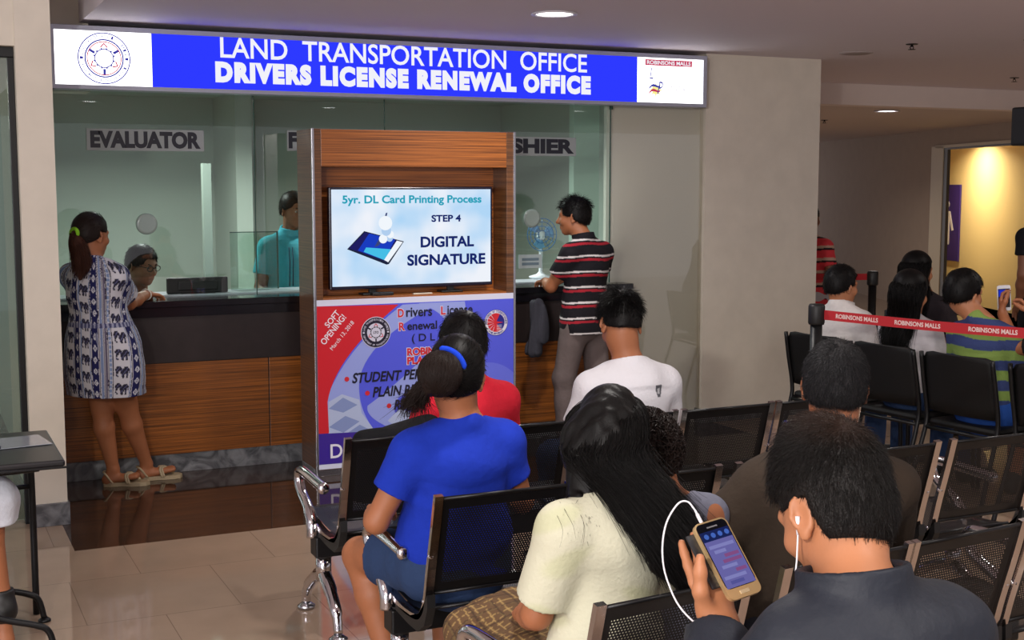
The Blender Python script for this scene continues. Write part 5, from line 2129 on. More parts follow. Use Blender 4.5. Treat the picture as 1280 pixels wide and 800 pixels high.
P.top(PAT, sleeve=.62, infl=.014, fold=.0035, fs=(26, 26, 5), seed=4, paint=dress_paint, sl_r=.03, name='dress', clipz=.55, extra=dress_extra, neck_cut=-.01, vs=.0042, neck_tilt=.1)
bm = NB()
bz = J['wai'] + A3((.06, -.115, 0))
tube(bm, [bz, bz + A3((.01, -.015, -.06)), bz + A3((.005, -.012, -.16)), bz + A3((.012, -.012, -.24))], 0, flat=(.012, .005, (0, 1, 0)))
tube(bm, [bz + A3((.01, 0, 0)), bz + A3((.03, -.015, -.05)), bz + A3((.035, -.015, -.13))], 0, flat=(.012, .005, (0, 1, 0)))
obj('belt_tie', bm, cloth('belt_grey', srgb(132, 134, 160)), P.root)
# ponytail
tie = P.H((0, -.115, .0))
e1 = P.w((.855, 7.22, 1.32)); e2 = P.w((.845, 7.20, 1.20))
tail = [(tie, A3((.02, 0, 0)), A3((0, .02, 0))), (tie * .45 + e1 * .55 + A3((0, 0, .01)), A3((.042, 0, 0)), A3((0, .036, 0))), (e1 + A3((0, 0, -.03)), A3((.048, 0, 0)), A3((0, .04, 0))), (e2, A3((.02, 0, 0)), A3((0, .018, 0)))]


def tailv(v):
    pass


hv = Vox(np.minimum(tie, e2) - .1, np.maximum(tie, e2) + .1, .006)
hv.chain([tie, tail[1][0], tail[2][0], e2], [.018, .036, .038, .012], k=.02)
P.hair(HAIRB, n=900, L=(.02, .05), rad=.0013, lift=.06, flow=-.9, rnd=.12, crown=(0, -.11, .0), cap=dict(t=.012, y0=.07, z1=.075, nape=-.055, temple=.02))
tm = hv.mesh()
ts = long_hair_strands(tail, 500, rad=.0014, jit=.004, tipjit=.012, rr=(.7, 1.15))
mesh_np('ponytail', np.concatenate([tm[0], ts[0]]), np.concatenate([tm[1], ts[1] + len(tm[0])]), HAIRR, P.root)['label'] = 'long red brown ponytail'
bm = NB()
tube(bm, [tie + P.B @ A3((.026 * math.cos(a), 0, .026 * math.sin(a))) for a in np.linspace(0, 2 * PI, 17)[:-1]], .011, 8, closed=True)
obj('hair_tie', bm, cloth('tie_green', srgb(140, 205, 50)), P.root, True, 'bright green hair tie')
# sandals
SAND = mat('sandal', srgb(168, 150, 120), .5, bump=.3, bscale=120)
for n in 'LR':
    a, t = J['ank' + n], J['toe' + n]
    d = (t - a) * A3((1, 1, 0)); d /= np.linalg.norm(d)
    r = np.cross(d, (0, 0, 1))
    c0 = A3((a[0], a[1], 0)) - d * .05
    sole = []
    for f_, w_ in ((-.01, .0), (.0, .026), (.04, .034), (.1, .031), (.15, .04), (.20, .042), (.235, .03), (.25, .0)):
        sole.append((f_, w_))
    bm = NB()
    pts = [(f_, w_) for f_, w_ in sole] + [(f_, -w_) for f_, w_ in sole[::-1][1:-1]]
    slab(bm, pts, c0 + A3((0, 0, .001)), tuple(d), tuple(np.cross((0, 0, 1), d)), .022)
    so = obj('sandal', bm, SAND, P.root)
    bm = NB()
    hh = .055
    for f_ in (.0, .012):
        tube(bm, spline([c0 + d * (.13 + f_) + r * .042 + A3((0, 0, .018)), c0 + d * (.12 + f_) + r * .025 + A3((0, 0, .066)), c0 + d * (.15 + f_) + A3((0, 0, .066)), c0 + d * .20 + A3((0, 0, .03))], 5), .007, 8)
        tube(bm, spline([c0 + d * (.13 + f_) - r * .042 + A3((0, 0, .018)), c0 + d * (.12 + f_) - r * .025 + A3((0, 0, .066)), c0 + d * (.15 + f_) + A3((0, 0, .066)), c0 + d * .20 + A3((0, 0, .03))], 5), .007, 8)
    tube(bm, spline([c0 + d * .05 + r * .034 + A3((0, 0, .02)), c0 + d * .01 + r * .03 + A3((0, 0, .075)), c0 - d * .005 + A3((0, 0, .08)), c0 + d * .01 - r * .03 + A3((0, 0, .075)), c0 + d * .05 - r * .034 + A3((0, 0, .02))], 5), .006, 8)
    obj('straps', bm, SAND, so, True)
bm = NB()
wr = J['wriR']; fd = J['wriR'] - J['elbR']; fd /= np.linalg.norm(fd)
u_, v_ = frame_axes(fd)
tube(bm, [tuple(wr - fd * .02 + A3(u_) * .031 * math.cos(a) + A3(v_) * .031 * math.sin(a)) for a in np.linspace(0, 2 * PI, 17)[:-1]], .004, 6, closed=True)
obj('bracelet', bm, mat('bracelet_white', srgb(225, 220, 210), .3), P.root, True, 'pale bead bracelet')

# ---- officer with glasses, seated behind the evaluator window
P = Person('seated man with glasses and teal shirt behind the evaluator window', (1.33, 8.30), 212, .98, g=1.0, head=(4, 12, 0), vs=.006, skin=SKIN3)
J = P.J
J['hea'] = P.w((1.335, 8.22, 1.20))
J['elbR'] = J['shoR'] + A3((.08, .12, -.2)); J['wriR'] = P.w((1.22, 8.22, .92))
J['elbL'] = J['shoL'] + A3((-.07, .12, -.2)); J['wriL'] = P.w((1.50, 8.24, .92))
P.body(); P.eyes()
TEALS = cloth('teal_shirt', srgb(70, 170, 190))
P.top(TEALS, sleeve=.7, fold=.002, collar=(.03, .075, .062, .25), name='shirt')
P.pants(DARKP); P.shoes(SHOE)
P.hair(HAIR, n=1000, L=(.008, .03), rad=.0014, lift=.25, flow=.8, crown=(.03, -.02, .12), cap=dict(t=.014, y0=.075, z1=.058, nape=-.055, temple=.0))
bm = NB()
for sd in (-1, 1):
    c = P.H((sd * .031, .098, .002))
    tube(bm, [c + P.B @ A3((.024 * math.cos(a), 0, .017 * math.sin(a))) * 1 for a in np.linspace(0, 2 * PI, 17)[:-1]], .0022, 6, closed=True)
    tube(bm, [P.H((sd * .054, .096, .008)), P.H((sd * .078, .05, .010)), P.H((sd * .082, -.01, .006))], .002, 6)
tube(bm, [P.H((-.008, .10, .006)), P.H((0, .108, .008)), P.H((.008, .10, .006))], .002, 6)
obj('glasses', bm, BLKPLAS, P.root, True, 'dark framed glasses')

# ---- standing officer beside the kiosk
P = Person('standing man in a teal shirt behind the glass beside the kiosk', (2.40, 8.62), 190, 1.0, sit=False, g=1.08, head=(8, 8, 0), vs=.007, skin=SKIN3)
J = P.J
for k in ('hea',):
    J[k] = J[k] + A3((0, 0, -.0))
J['wriR'] = J['elbR'] + A3((-.0, .20, -.10)); J['wriL'] = J['elbL'] + A3((0, .20, -.10))
P.body(); P.eyes()
P.top(TEALS, sleeve=.68, fold=.003, collar=(.03, .078, .064, .25), name='shirt', hem=((0, 0, -.10), (.175, .135)))
P.pants(DARKP); P.shoes(SHOE)
bm = NB()
for x in (-.10, -.075, .075, .10):
    tube(bm, [(x, .155, 1.28), (x, .165, 1.18), (x, .155, 1.02)], .003, 6)
obj('shirt_piping', bm, cloth('teal_dark', srgb(24, 56, 84)), P.root, True, 'dark vertical shirt piping')
P.hair(HAIR, n=900, L=(.008, .022), rad=.0014, lift=.35, flow=.7, cap=dict(t=.013, y0=.074, z1=.06, nape=-.05, temple=.0))

# ---- man in the striped polo shirt at the cashier window
P = Person('standing man in a black, red and white striped polo shirt at the cashier window', (3.93, 7.27), 24, .985, sit=False, g=1.0, head=(26, 4, 0), vs=.0055, skin=SKIN)
J = P.J
J['hea'] = P.w((3.875, 7.32, 1.495)); J['nec'] = P.w((3.91, 7.26, 1.36))
J['elbL'] = P.w((3.72, 7.33, 1.05)); J['wriL'] = P.w((3.80, 7.57, 1.065))
J['elbR'] = P.w((4.13, 7.42, 1.08)); J['wriR'] = P.w((4.0, 7.62, 1.07))
J['ankL'] = P.w((3.80, 7.27, .075)); J['toeL'] = P.w((3.74, 7.42, .03)); J['kneL'] = P.w((3.80, 7.30, .46))
J['ankR'] = P.w((4.07, 7.27, .075)); J['toeR'] = P.w((4.12, 7.42, .03)); J['kneR'] = P.w((4.04, 7.29, .46))
P.body(hands={'L': dict(fdir=P.wd((.1, .9, -.1)), palm=(0, 0, -1), curl=(20, 30, 20)), 'R': dict(fdir=P.wd((-.5, .8, -.1)), palm=(0, 0, -1))})
bl, rd_, wt = lin(24, 22, 28), lin(160, 34, 48), lin(214, 208, 208)
P.top(PAT, sleeve=.62, fold=.003, fs=(16, 16, 12), seed=9, paint=stripes([(.42, bl), (.58, rd_), (.68, bl), (.80, wt), (1.0, bl)], .098, warp=.004), collar=(.028, .072, .060, .2), hem=((0, 0, -.10), (.172, .135)), name='polo_shirt', vs=.0045)
P.pants(cloth('taupe_trousers', srgb(112, 100, 98)), frac=1.97, infl=.010, fold=.003)
P.shoes(SHOE)
P.hair(HAIR, n=2200, L=(.02, .045), rad=.0012, lift=.8, flow=.35, rnd=.3, crown=(0, -.05, .1), lenf=lambda q: np.where(q[:, 2] > .05, 1.0, .35), cap=dict(t=.012, y0=.074, z1=.062, nape=-.06, temple=.0))
t = thing('jacket', 'dark grey jacket held low at the counter beside the striped polo man', 'jacket', (3.665, 7.42, 0))
v = Vox((-.12, -.12, .5), (.14, .14, 1.0), .006)
v.etube((.02, .03, .93), (.0, .02, .62), (.05, .03), (.06, .035), k=.02)
v.etube((.05, .03, .90), (.04, .02, .70), (.03, .03), (.05, .03), k=.02)
v.folds(.006, (50, 50, 8), 3)
a_ = v.mesh(); mesh_np('cloth', *a_, cloth('jacket_grey', srgb(58, 58, 66)), t)

# ---- person in red, front row
P = Person('person in a red shirt sitting directly before the poster, partly hidden', (1.945, 4.56), 0, .90, g=1.0, head=(0, 12, 0), vs=.007)
P.body()
P.top(cloth('red_shirt', srgb(206, 36, 54)), sleeve=.6, fold=.003)
P.pants(JEANS); P.shoes(SHOE)
P.hair(HAIR, n=1200, L=(.012, .03), rad=.0014, lift=.35, flow=.7, cap=dict(t=.016, nape=-.06))

# ---- woman in the blue shirt
P = Person('woman in a royal blue shirt with her hair in a bun, second row', (1.525, 3.665), 0, .965, g=1.08, female=True, head=(-31, 12, 4), vs=.0055, skin=SKIN, lean=(.0, -.02))
J = P.J
J['hea'] = P.w((1.518, 3.63, 1.115))
J['nec'] = A3((0.01, -.035, J['nec'][2] - .01))
J['elbL'] = P.w((1.265, 3.66, .68)); J['wriL'] = P.w((1.34, 3.86, .66))
J['elbR'] = P.w((1.755, 3.66, .69)); J['wriR'] = P.w((1.66, 3.88, .66))
J['kneL'] = P.w((1.335, 4.03, .47)); J['kneR'] = P.w((1.64, 4.05, .48))
J['ankL'] = P.w((1.40, 3.90, .09)); J['toeL'] = P.w((1.40, 4.06, .03))
J['ankR'] = P.w((1.60, 3.95, .09)); J['toeR'] = P.w((1.62, 4.10, .03))
P.body()
P.top(cloth('royal_blue', srgb(26, 52, 168), bump=.3), sleeve=.58, fold=.0055, fs=(12, 12, 34), seed=12, sl_r=.02, name='shirt', neck_cut=-.012, carve_neck=.078)
P.pants(JEANS, frac=.62, fold=.002, name='shorts')
P.shoes(mat('grey_slipper', srgb(70, 72, 84), .5))
bun = P.H((-.030, -.132, -.005))
hv = Vox(bun - .14, bun + .14, .005)
hv.ell(bun, (.064, .052, .066), P.B.T, .0)
hv.folds(.003, (120, 40, 120), 2)
hv.etube(bun + P.B @ A3((-.02, -.01, -.02)), bun + P.B @ A3((-.055, .0, -.075)), .028, .014, k=.02)
tm = hv.mesh()
n_ = 1100
dirs = RNG.normal(size=(n_, 3)); dirs /= np.linalg.norm(dirs, axis=1, keepdims=True)
TT = np.linspace(-.9, .9, 6)
axs = RNG.normal(size=(n_, 3)) * .25 + A3((0, .2, 1)); axs -= dirs * (axs * dirs).sum(1, keepdims=True); axs /= np.linalg.norm(axs, axis=1, keepdims=True)
PP = (dirs[:, None] * np.cos(TT)[None, :, None] + axs[:, None] * np.sin(TT)[None, :, None]) * A3((.068, .056, .070))
PP = PP @ P.B.T + bun
s1 = strands_geo(PP, .0011 * (1 - .6 * TT ** 2))
lo0 = [(bun + P.B @ A3((-.035, .0, -.03)), A3((.03, 0, 0)), A3((0, .025, 0))), (bun + P.B @ A3((-.06, .0, -.07)), A3((.03, 0, 0)), A3((0, .022, 0))), (bun + P.B @ A3((-.075, .01, -.115)), A3((.03, 0, 0)), A3((0, .02, 0)))]
s2 = long_hair_strands(lo0, 900, rad=.0011, jit=.006, tipjit=.02)
P.hair(HAIR, n=2600, L=(.03, .07), rad=.0010, lift=.05, flow=-.95, rnd=.10, crown=(-.012, -.13, -.01), cap=dict(t=.014, y0=.072, z1=.075, nape=-.07, temple=.02, vs=.005))
V_, Q_, o_ = [tm[0]], [tm[1]], len(tm[0])
for s_ in (s1, s2):
    V_.append(s_[0]); Q_.append(s_[1] + o_); o_ += len(s_[0])
mesh_np('hair_bun', np.concatenate(V_), np.concatenate(Q_), HAIRB, P.root)['label'] = 'dark brown rolled bun with loose ends'
bm = NB()
bt = P.H((-.026, -.122, -.002))
tube(bm, [bt + P.B @ A3((.070 * math.cos(a), -.010 * math.sin(a), .073 * math.sin(a))) for a in np.linspace(.25, 1.75, 14)], [.004] + [.009] * 12 + [.004], 8)
obj('hair_tie', bm, cloth('tie_blue', srgb(24, 64, 200)), P.root, True, 'blue cloth hair tie')

# ---- young man in the white T-shirt, front row
P = Person('young man in a white T-shirt with a small crest, head bowed, row nearest the kiosk', (2.665, 4.56), 0, 1.0, g=1.06, head=(-10, 30, 4), lean=(-.0, .0), vs=.0055, skin=SKIN, sho_dz=-.035)
J = P.J
J['hea'] = P.w((2.655, 4.60, 1.125)); J['nec'] = A3((0.005, -.005, .965))
P.body()
crest_c = A3((.055, .872))


def white_paint(V, N):
    C = np.tile(lin(222, 220, 226), (len(V), 1))
    x, z = V[:, 0] - .07, V[:, 2] - .87
    b = (N[:, 1] < -.3) & (np.abs(x) < .017 - np.maximum(-z, 0) * .35) & (np.abs(z) < .024)
    C[b] = lin(92, 92, 98)
    b2 = b & (np.abs(x) < .006) & (np.abs(z) < .012)
    C[b2] = lin(180, 180, 184)
    return C


P.top(PAT, sleeve=.6, fold=.003, fs=(14, 10, 20), seed=21, paint=white_paint, sl_r=.024, infl=.014, name='tshirt', neck_cut=.0, vs=.0045)
P.pants(JEANS); P.shoes(SHOE)
P.hair(HAIR, n=7000, L=(.024, .05), rad=.0011, lift=.55, flow=.6, rnd=.25, crown=(0, -.06, .1), lenf=lambda q: np.where(q[:, 2] > .045, 1.0, np.where(q[:, 2] > .0, .4, .14)), cap=dict(t=.007, nape=-.05, temple=.0, vs=.005, side=-.01, top=.012))

# ---- woman in the cream shirt, long hair
P = Person('woman in a cream shirt with very long black hair, third row', (1.465, 2.60), 0, .93, g=.84, female=True, head=(-20, 20, 8), lean=(.03, .02), vs=.005, skin=SKIN)
J = P.J
J['hea'] = P.w((1.495, 2.66, 1.085)); J['nec'] = P.w((1.47, 2.585, .965))
J['ush'] = P.w((1.46, 2.56, .925))
J['shoL'] = P.w((1.335, 2.56, .915)); J['shoR'] = P.w((1.60, 2.57, .90))
J['elbL'] = P.w((1.295, 2.62, .705)); J['wriL'] = P.w((1.38, 2.86, .62))
J['elbR'] = P.w((1.65, 2.68, .69)); J['wriR'] = P.w((1.55, 2.88, .62))
J['kneL'] = P.w((1.33, 3.02, .53)); J['kneR'] = P.w((1.53, 3.02, .53))
P.body()


def cream_paint(V, N):
    C = np.tile(lin(204, 202, 178), (len(V), 1))
    w = .5 + .5 * np.sin(V[:, 0] * 23 + 2 * np.sin(V[:, 2] * 17)) * np.sin(V[:, 2] * 29 + V[:, 1] * 13)
    k = np.clip((w - .72) * 2.2, 0, .4)[:, None]
    return C * (1 - k) + lin(182, 186, 136) * k


P.top(PAT, sleeve=.80, infl=.013, fold=.0055, fs=(20, 16, 10), seed=31, paint=cream_paint, sl_r=.020, name='shirt', neck_cut=.0, hem=((0, 0, -.06), (.16, .14)), vs=.005)


def plaid(V, N):
    C = np.tile(lin(96, 72, 50), (len(V), 1))
    s = V[:, 1] + V[:, 2] * .4
    for per, wd_, c in ((.024, .003, lin(176, 146, 92)), (.06, .006, lin(52, 40, 34))):
        for t in (V[:, 0] + .2 * V[:, 2], s):
            b = np.mod(t, per) < wd_
            C[b] = .35 * C[b] + .65 * c
    return C


def skirt_x(v):
    pass


v = Vox(*P.bounds(), .005)
v.etube(J['hip'] + A3((0, -.02, -.02)), (J['kneL'] + J['kneR']) / 2 + A3((0, .0, .0)), (.185, .115), (.185, .085), k=.04)
kk = (J['kneL'] + J['kneR']) / 2
v.etube(kk, A3((kk[0], kk[1] - .0, .22)), (.185, .085), (.19, .10), k=.05, capb=True)
v.folds(.005, (30, 14, 10), 8)
v.plane((0, 0, J['wai'][2] - .04), (0, 0, 1))
V_, Q_ = v.mesh()
mesh_np('skirt', V_, Q_, PAT, P.root, colors=plaid(V_, None))['label'] = 'brown plaid skirt'
P.shoes(SHOE)
crown = P.H((0, -.02, .115))
H = P.H
nodes = [(H((0, -.012, .126)), A3((.012, 0, 0)), A3((0, .012, 0))),
         (H((0, -.014, .080)), A3((.072, .0, .01)), A3((0, .087, 0))),
         (H((0, -.016, .025)), A3((.084, .0, .01)), A3((0, .102, 0))),
         (H((.0, -.03, -.035)), A3((.086, 0, .0)), A3((0, .088, 0))),
         (P.w((1.53, 2.525, .965)), A3((.095, .0, -.03)), A3((0, .055, .0))),
         (P.w((1.578, 2.455, .87)), A3((.088, .01, -.02)), A3((0, .030, 0))),
         (P.w((1.612, 2.435, .80)), A3((.078, .01, -.015)), A3((0, .022, 0)))]
hv = Vox(*P.bounds(), .005)
hv.ell(H((0, -.014, .028)), (.083, .101, .097), P.B.T, 0)
for sd in (-1, 1):
    hv.ell(H((sd * .068, -.018, -.006)), (.030, .05, .055), P.B.T, .02)
rad = [(.01, .01), (.062, .078), (.077, .093), (.078, .076), (.088, .048), (.082, .030), (.062, .014)]
for i in range(1, 6):
    hv.etube(nodes[i][0], nodes[i + 1][0], rad[i], rad[i + 1], (1, .05, -.2), .008 if i < 3 else .03)
# a lock in front of the left shoulder
lk = [H((-.07, -.02, .0)), P.w((1.41, 2.60, 1.0)), P.w((1.38, 2.575, .955)), P.w((1.355, 2.53, .925))]
hv.chain(lk, [.035, .034, .022, .010], k=.03)
hv.folds(.003, (90, 90, 12), 6)
# open the face
X, Y, Z = hv.ax[0][:, None, None] - J['hea'][0], hv.ax[1][None, :, None] - J['hea'][1], hv.ax[2][None, None, :] - J['hea'][2]
qy = X * P.B[0, 1] + Y * P.B[1, 1] + Z * P.B[2, 1]
qz = X * P.B[0, 2] + Y * P.B[1, 2] + Z * P.B[2, 2]
hv.D = np.maximum(hv.D, -np.maximum(.055 - qy, qz - .06).astype(np.float32))
tm = hv.mesh()
S = [long_hair_strands(nodes, 5200, rad=.0010, jit=.004, tipjit=.014, rr=(.98, 1.08), phi=(PI * .93, PI * 2.07), lenr=(.86, 1.03)),
     long_hair_strands(nodes[:6], 1800, rad=.0010, jit=.005, tipjit=.02, rr=(.99, 1.10), phi=(PI * .9, PI * 2.1), lenr=(.8, 1.0)),
     long_hair_strands([(nodes[0][0], A3((.02, 0, 0)), A3((0, .02, 0)))] + [(H((-.06, -.02, .04)), A3((.03, 0, 0)), A3((0, .05, 0)))] + [(c, A3((.026, 0, 0)), A3((0, .02, 0))) for c in lk[1:]], 1300, rad=.0011, jit=.005, tipjit=.014, lenr=(.85, 1)),
     long_hair_strands([(lk[1], A3((.02, 0, 0)), A3((0, .02, 0))), (lk[2] + A3((-.03, -.01, .02)), A3((.03, 0, 0)), A3((0, .01, 0))), (P.w((1.325, 2.475, .94)), A3((.03, 0, 0)), A3((0, .006, 0))), (P.w((1.315, 2.455, .86)), A3((.03, 0, 0)), A3((0, .006, 0)))], 4, rad=.0007, jit=.008, tipjit=.012)]
V_, Q_, o_ = [tm[0]], [tm[1]], len(tm[0])
for s_ in S:
    V_.append(s_[0]); Q_.append(s_[1] + o_); o_ += len(s_[0])
mesh_np('hair', np.concatenate(V_), np.concatenate(Q_), HAIR, P.root)

# ---- child leaning beside her
P = Person('child in a grey sleeveless top with tied curly hair leaning beside the cream shirted woman', (1.775, 2.74), 8, .80, g=.80, female=True, head=(12, 24, -4), lean=(-.02, .06), vs=.005, skin=SKIN, hs=.93)
J = P.J
J['hea'] = P.w((1.685, 2.80, 1.01)); J['nec'] = P.w((1.72, 2.745, .905)); J['ush'] = P.w((1.745, 2.72, .875))
J['shoL'] = P.w((1.64, 2.72, .865)); J['shoR'] = P.w((1.845, 2.73, .855))
J['elbL'] = P.w((1.62, 2.86, .70)); J['elbR'] = P.w((1.865, 2.86, .69)); J['wriL'] = P.w((1.68, 3.0, .62)); J['wriR'] = P.w((1.80, 3.0, .62))
P.body()
P.top(cloth('grey_top', srgb(112, 114, 130)), sleeve=.03, infl=.005, fold=.003, seed=41, name='top', neck_cut=-.012, hem=((0, 0, -.05), (.15, .13)), carve_neck=.085)
P.pants(DARKP); P.shoes(SHOE)
hv = None


def curls(n):
    c = P.H((0, -.02, .02))
    d = RNG.normal(size=(n, 3)); d /= np.linalg.norm(d, axis=1, keepdims=True)
    d = d[(d @ P.B[:, 1]) < .45]
    n = len(d)
    T = np.linspace(0, 1, 9)
    ax2 = RNG.normal(size=(n, 3)); ax2 -= d * (ax2 * d).sum(1, keepdims=True); ax2 /= np.linalg.norm(ax2, axis=1, keepdims=True)
    a3 = np.cross(d, ax2)
    base = c + (d @ P.B * A3((.083, .098, .096)) @ P.B.T) * .95
    ph = RNG.uniform(0, 6, n)
    r_ = .006
    PP = base[:, None] + ax2[:, None] * ((T - .5) * .05)[None, :, None] + d[:, None] * (r_ * (1 + np.cos(T[None, :] * 13 + ph[:, None])))[:, :, None] + a3[:, None] * (r_ * np.sin(T[None, :] * 13 + ph[:, None]))[:, :, None]
    return strands_geo(PP, .0016 * np.ones(9))


P.hair(HAIRB, n=0, cap=dict(t=.012, y0=.066, z1=.07, nape=-.07, temple=.01), extra_geo=[curls(1800)])

# ---- man in the brown shirt
P = Person('man in a dark brown shirt with short greying hair, third row', (2.13, 2.70), 0, 1.0, g=1.22, head=(-36, 8, 2), lean=(.05, -.0), vs=.0055, skin=SKIN, sho_dz=-.01, twist=-18)
J = P.J
J['hea'] = P.w((2.245, 2.74, 1.160)); J['nec'] = P.w((2.215, 2.68, 1.0))
J['elbL'] = P.w((1.80, 2.80, .70)); J['wriL'] = P.w((1.93, 2.98, .68))
J['elbR'] = P.w((2.45, 2.76, .69)); J['wriR'] = P.w((2.32, 2.98, .66))
P.body()
P.top(cloth('brown_shirt', srgb(58, 48, 40), bump=.3), sleeve=.75, infl=.014, fold=.005, fs=(12, 12, 10), seed=51, sl_r=.028, name='shirt', neck_cut=.002)
P.pants(DARKP); P.shoes(SHOE)
P.hair(HAIRG, n=12000, L=(.010, .020), rad=.0008, lift=.35, flow=.8, rnd=.18, crown=(.01, -.06, .1), cap=dict(t=.011, nape=-.055, temple=-.005, vs=.005, side=-.012))

# ---- young man with phone and earphones, nearest
P = Person('young man in a dark navy jacket with earphones looking at his phone, nearest row', (1.31, 1.545), 0, 1.04, g=1.0, head=(3, 34, 0), lean=(.0, .0), vs=.0045, skin=SKIN2, sho_dz=-.0, hs=1.02)
J = P.J
J['hea'] = P.w((1.350, 1.645, 1.173)); J['nec'] = P.w((1.305, 1.535, 1.07)); J['ush'] = P.w((1.32, 1.505, 1.03)); J['che'] = P.w((1.315, 1.50, .90))
J['shoL'] = P.w((1.185, 1.52, 1.0)); J['shoR'] = P.w((1.45, 1.49, 1.005))
J['elbL'] = P.w((1.075, 1.62, .83)); J['wriL'] = P.w((1.205, 1.735, .985))
J['elbR'] = P.w((1.56, 1.58, .80)); J['wriR'] = P.w((1.42, 1.74, .72))
pc = A3((1.237, 1.775, 1.072))
Rc = A3((math.cos(25.18 * D2R), -math.sin(25.18 * D2R), 0))
Fc_ = A3((math.sin(25.18 * D2R) * math.cos(6 * D2R), math.cos(25.18 * D2R) * math.cos(6 * D2R), -math.sin(6 * D2R)))
Uc = np.cross(Rc, Fc_)
ph_dn = .0509 * Rc - .1058 * Uc - .055 * Fc_; ph_dn /= np.linalg.norm(ph_dn)
ph_r = .0448 * Rc + .022 * Uc + .035 * Fc_; ph_r -= ph_dn * (ph_r @ ph_dn); ph_r /= np.linalg.norm(ph_r)
ph_n = np.cross(ph_dn, ph_r)
if ph_n @ Fc_ > 0:
    ph_n = -ph_n
hand_c = pc + ph_dn * .045 - ph_r * .02 - ph_n * .012
J['wriL'] = P.w(pc + ph_dn * .095 - ph_r * .046 - ph_n * .040)
P.body(hands={'L': dict(fdir=P.wd(-ph_dn * .95 + ph_r * .25), palm=P.wd(ph_n), curls=[(-4, 4, 4), (-2, 6, 8), (0, 8, 10), (2, 10, 12)], thumb=(.95, .75), spread=.06)})
NAVYJ = mat('navy_jacket', srgb(30, 34, 44), .62, 0, .4, 30, spec=.35)
P.top(NAVYJ, sleeve=1.0, fore=.93, infl=.014, fold=.007, fs=(16, 16, 18), seed=61, sl_r=.03, name='jacket', collar=(.045, .088, .073, .22), neck_cut=.040, neck_tilt=(-.16, .15, 1), vs=.005)
P.pants(DARKP); P.shoes(SHOE)
HMIX = hair_mix('hair_painted_sheen', srgb(52, 30, 16), srgb(17, 13, 11), 1.285, 1.37)  # brown sheen on top of the head is put into the colour
P.hair(HMIX, n=18000, L=(.012, .032), rad=.0006, lift=.40, flow=.75, rnd=.22, crown=(.0, -.075, .085), steps=5,
       lenf=lambda q: np.where(q[:, 2] > .05, 1.0, np.where((np.abs(q[:, 0]) > .045) & (q[:, 1] > -.07), .34, np.where(q[:, 2] > -.03, .8, .62))), grav=.15,
       cap=dict(t=.008, y0=.06, z1=.055, nape=-.092, temple=.018, vs=.004, side=-.024, back=.003, top=.014))
# phone


def rrect(bm, w, h, r_, o, th):
    pts = []
    for cx_, cy_, a0 in ((w / 2 - r_, h / 2 - r_, 0), (-w / 2 + r_, h / 2 - r_, PI / 2), (-w / 2 + r_, -h / 2 + r_, PI), (w / 2 - r_, -h / 2 + r_, 1.5 * PI)):
        pts += [(cx_ + r_ * math.cos(a0 + q_), cy_ + r_ * math.sin(a0 + q_)) for q_ in np.linspace(0, PI / 2, 7)]
    slab(bm, pts, o, (1, 0, 0), (0, 1, 0), th)


ph = thing('smartphone', 'gold smartphone in the left hand of the navy jacketed young man', 'phone', tuple(pc))
mm = Matrix([[ph_r[i], -ph_dn[i], ph_n[i]] for i in range(3)]).to_4x4()
ph.matrix_world = Matrix.Translation(Vector(pc)) @ mm
PWd, PL = .070, .142
bm = NB(); rrect(bm, PWd, PL, .012, (0, 0, -.008), .008); obj('case', bm, mat('gold_case', srgb(206, 176, 128), .3, .5), ph)
bm = NB(); rrect(bm, PWd - .006, PL - .022, .009, (0, .008, -.001), .0018); obj('front_glass', bm, mat('phone_black', srgb(16, 16, 22), .1), ph)
bm = NB()
sw, slen = PWd - .009, PL - .036
slab(bm, [(-sw / 2, -PL / 2 + .020), (sw / 2, -PL / 2 + .020), (sw / 2, PL / 2 - .018), (-sw / 2, PL / 2 - .018)], (0, 0, .0010), (1, 0, 0), (0, 1, 0), 0, 0)
slab(bm, [(-sw / 2, PL / 2 - .036), (sw / 2, PL / 2 - .036), (sw / 2, PL / 2 - .018), (-sw / 2, PL / 2 - .018)], (0, 0, .0012), (1, 0, 0), (0, 1, 0), 0, 1)
for k in range(4):
    slab(bm, circ(-sw / 2 + .010 + k * .0145, PL / 2 - .027, .0048, 14), (0, 0, .0014), (1, 0, 0), (0, 1, 0), 0, 2)
for k, (x0, x1, mi_) in enumerate(((-.026, .026, 3), (-.020, .004, 3), (-.004, .026, 4), (-.012, .027, 4), (-.02, .012, 3), (.004, .026, 4), (-.026, .02, 3), (-.018, .01, 5))):
    y = PL / 2 - .044 - k * .0095
    slab(bm, [(x0, y - .006), (x1, y - .006), (x1, y), (x0, y)], (0, 0, .0013), (1, 0, 0), (0, 1, 0), 0, mi_)
obj('screen', bm, [emis('ph0', srgb(112, 108, 176), .8), emis('ph1', srgb(30, 40, 92), .8), emis('ph2', srgb(70, 104, 190), .9), emis('ph3', srgb(134, 134, 196), .85), emis('ph4', srgb(140, 84, 140), .8), emis('ph5', srgb(90, 90, 160), .8)], ph)
bm = NB(); box(bm, (-.010, -PL / 2 + .006, -.0005), (.010, -PL / 2 + .013, .0012), .001); obj('home_button', bm, mat('gold_button', srgb(222, 200, 160), .3, .4), ph)
bm = NB(); box(bm, (-.011, PL / 2 - .013, .0006), (.011, PL / 2 - .0105, .0012)); obj('earpiece', bm, mat('ear_grey', srgb(120, 120, 124), .3), ph)
bm = NB(); box(bm, (-PWd / 2 - .016, -PL / 2 + .03, -.013), (-PWd / 2 + .02, PL / 2 - .012, -.008), .002); obj('flip_cover', bm, mat('dark_cover', srgb(30, 30, 34), .4), ph, label='dark flip cover folded behind')
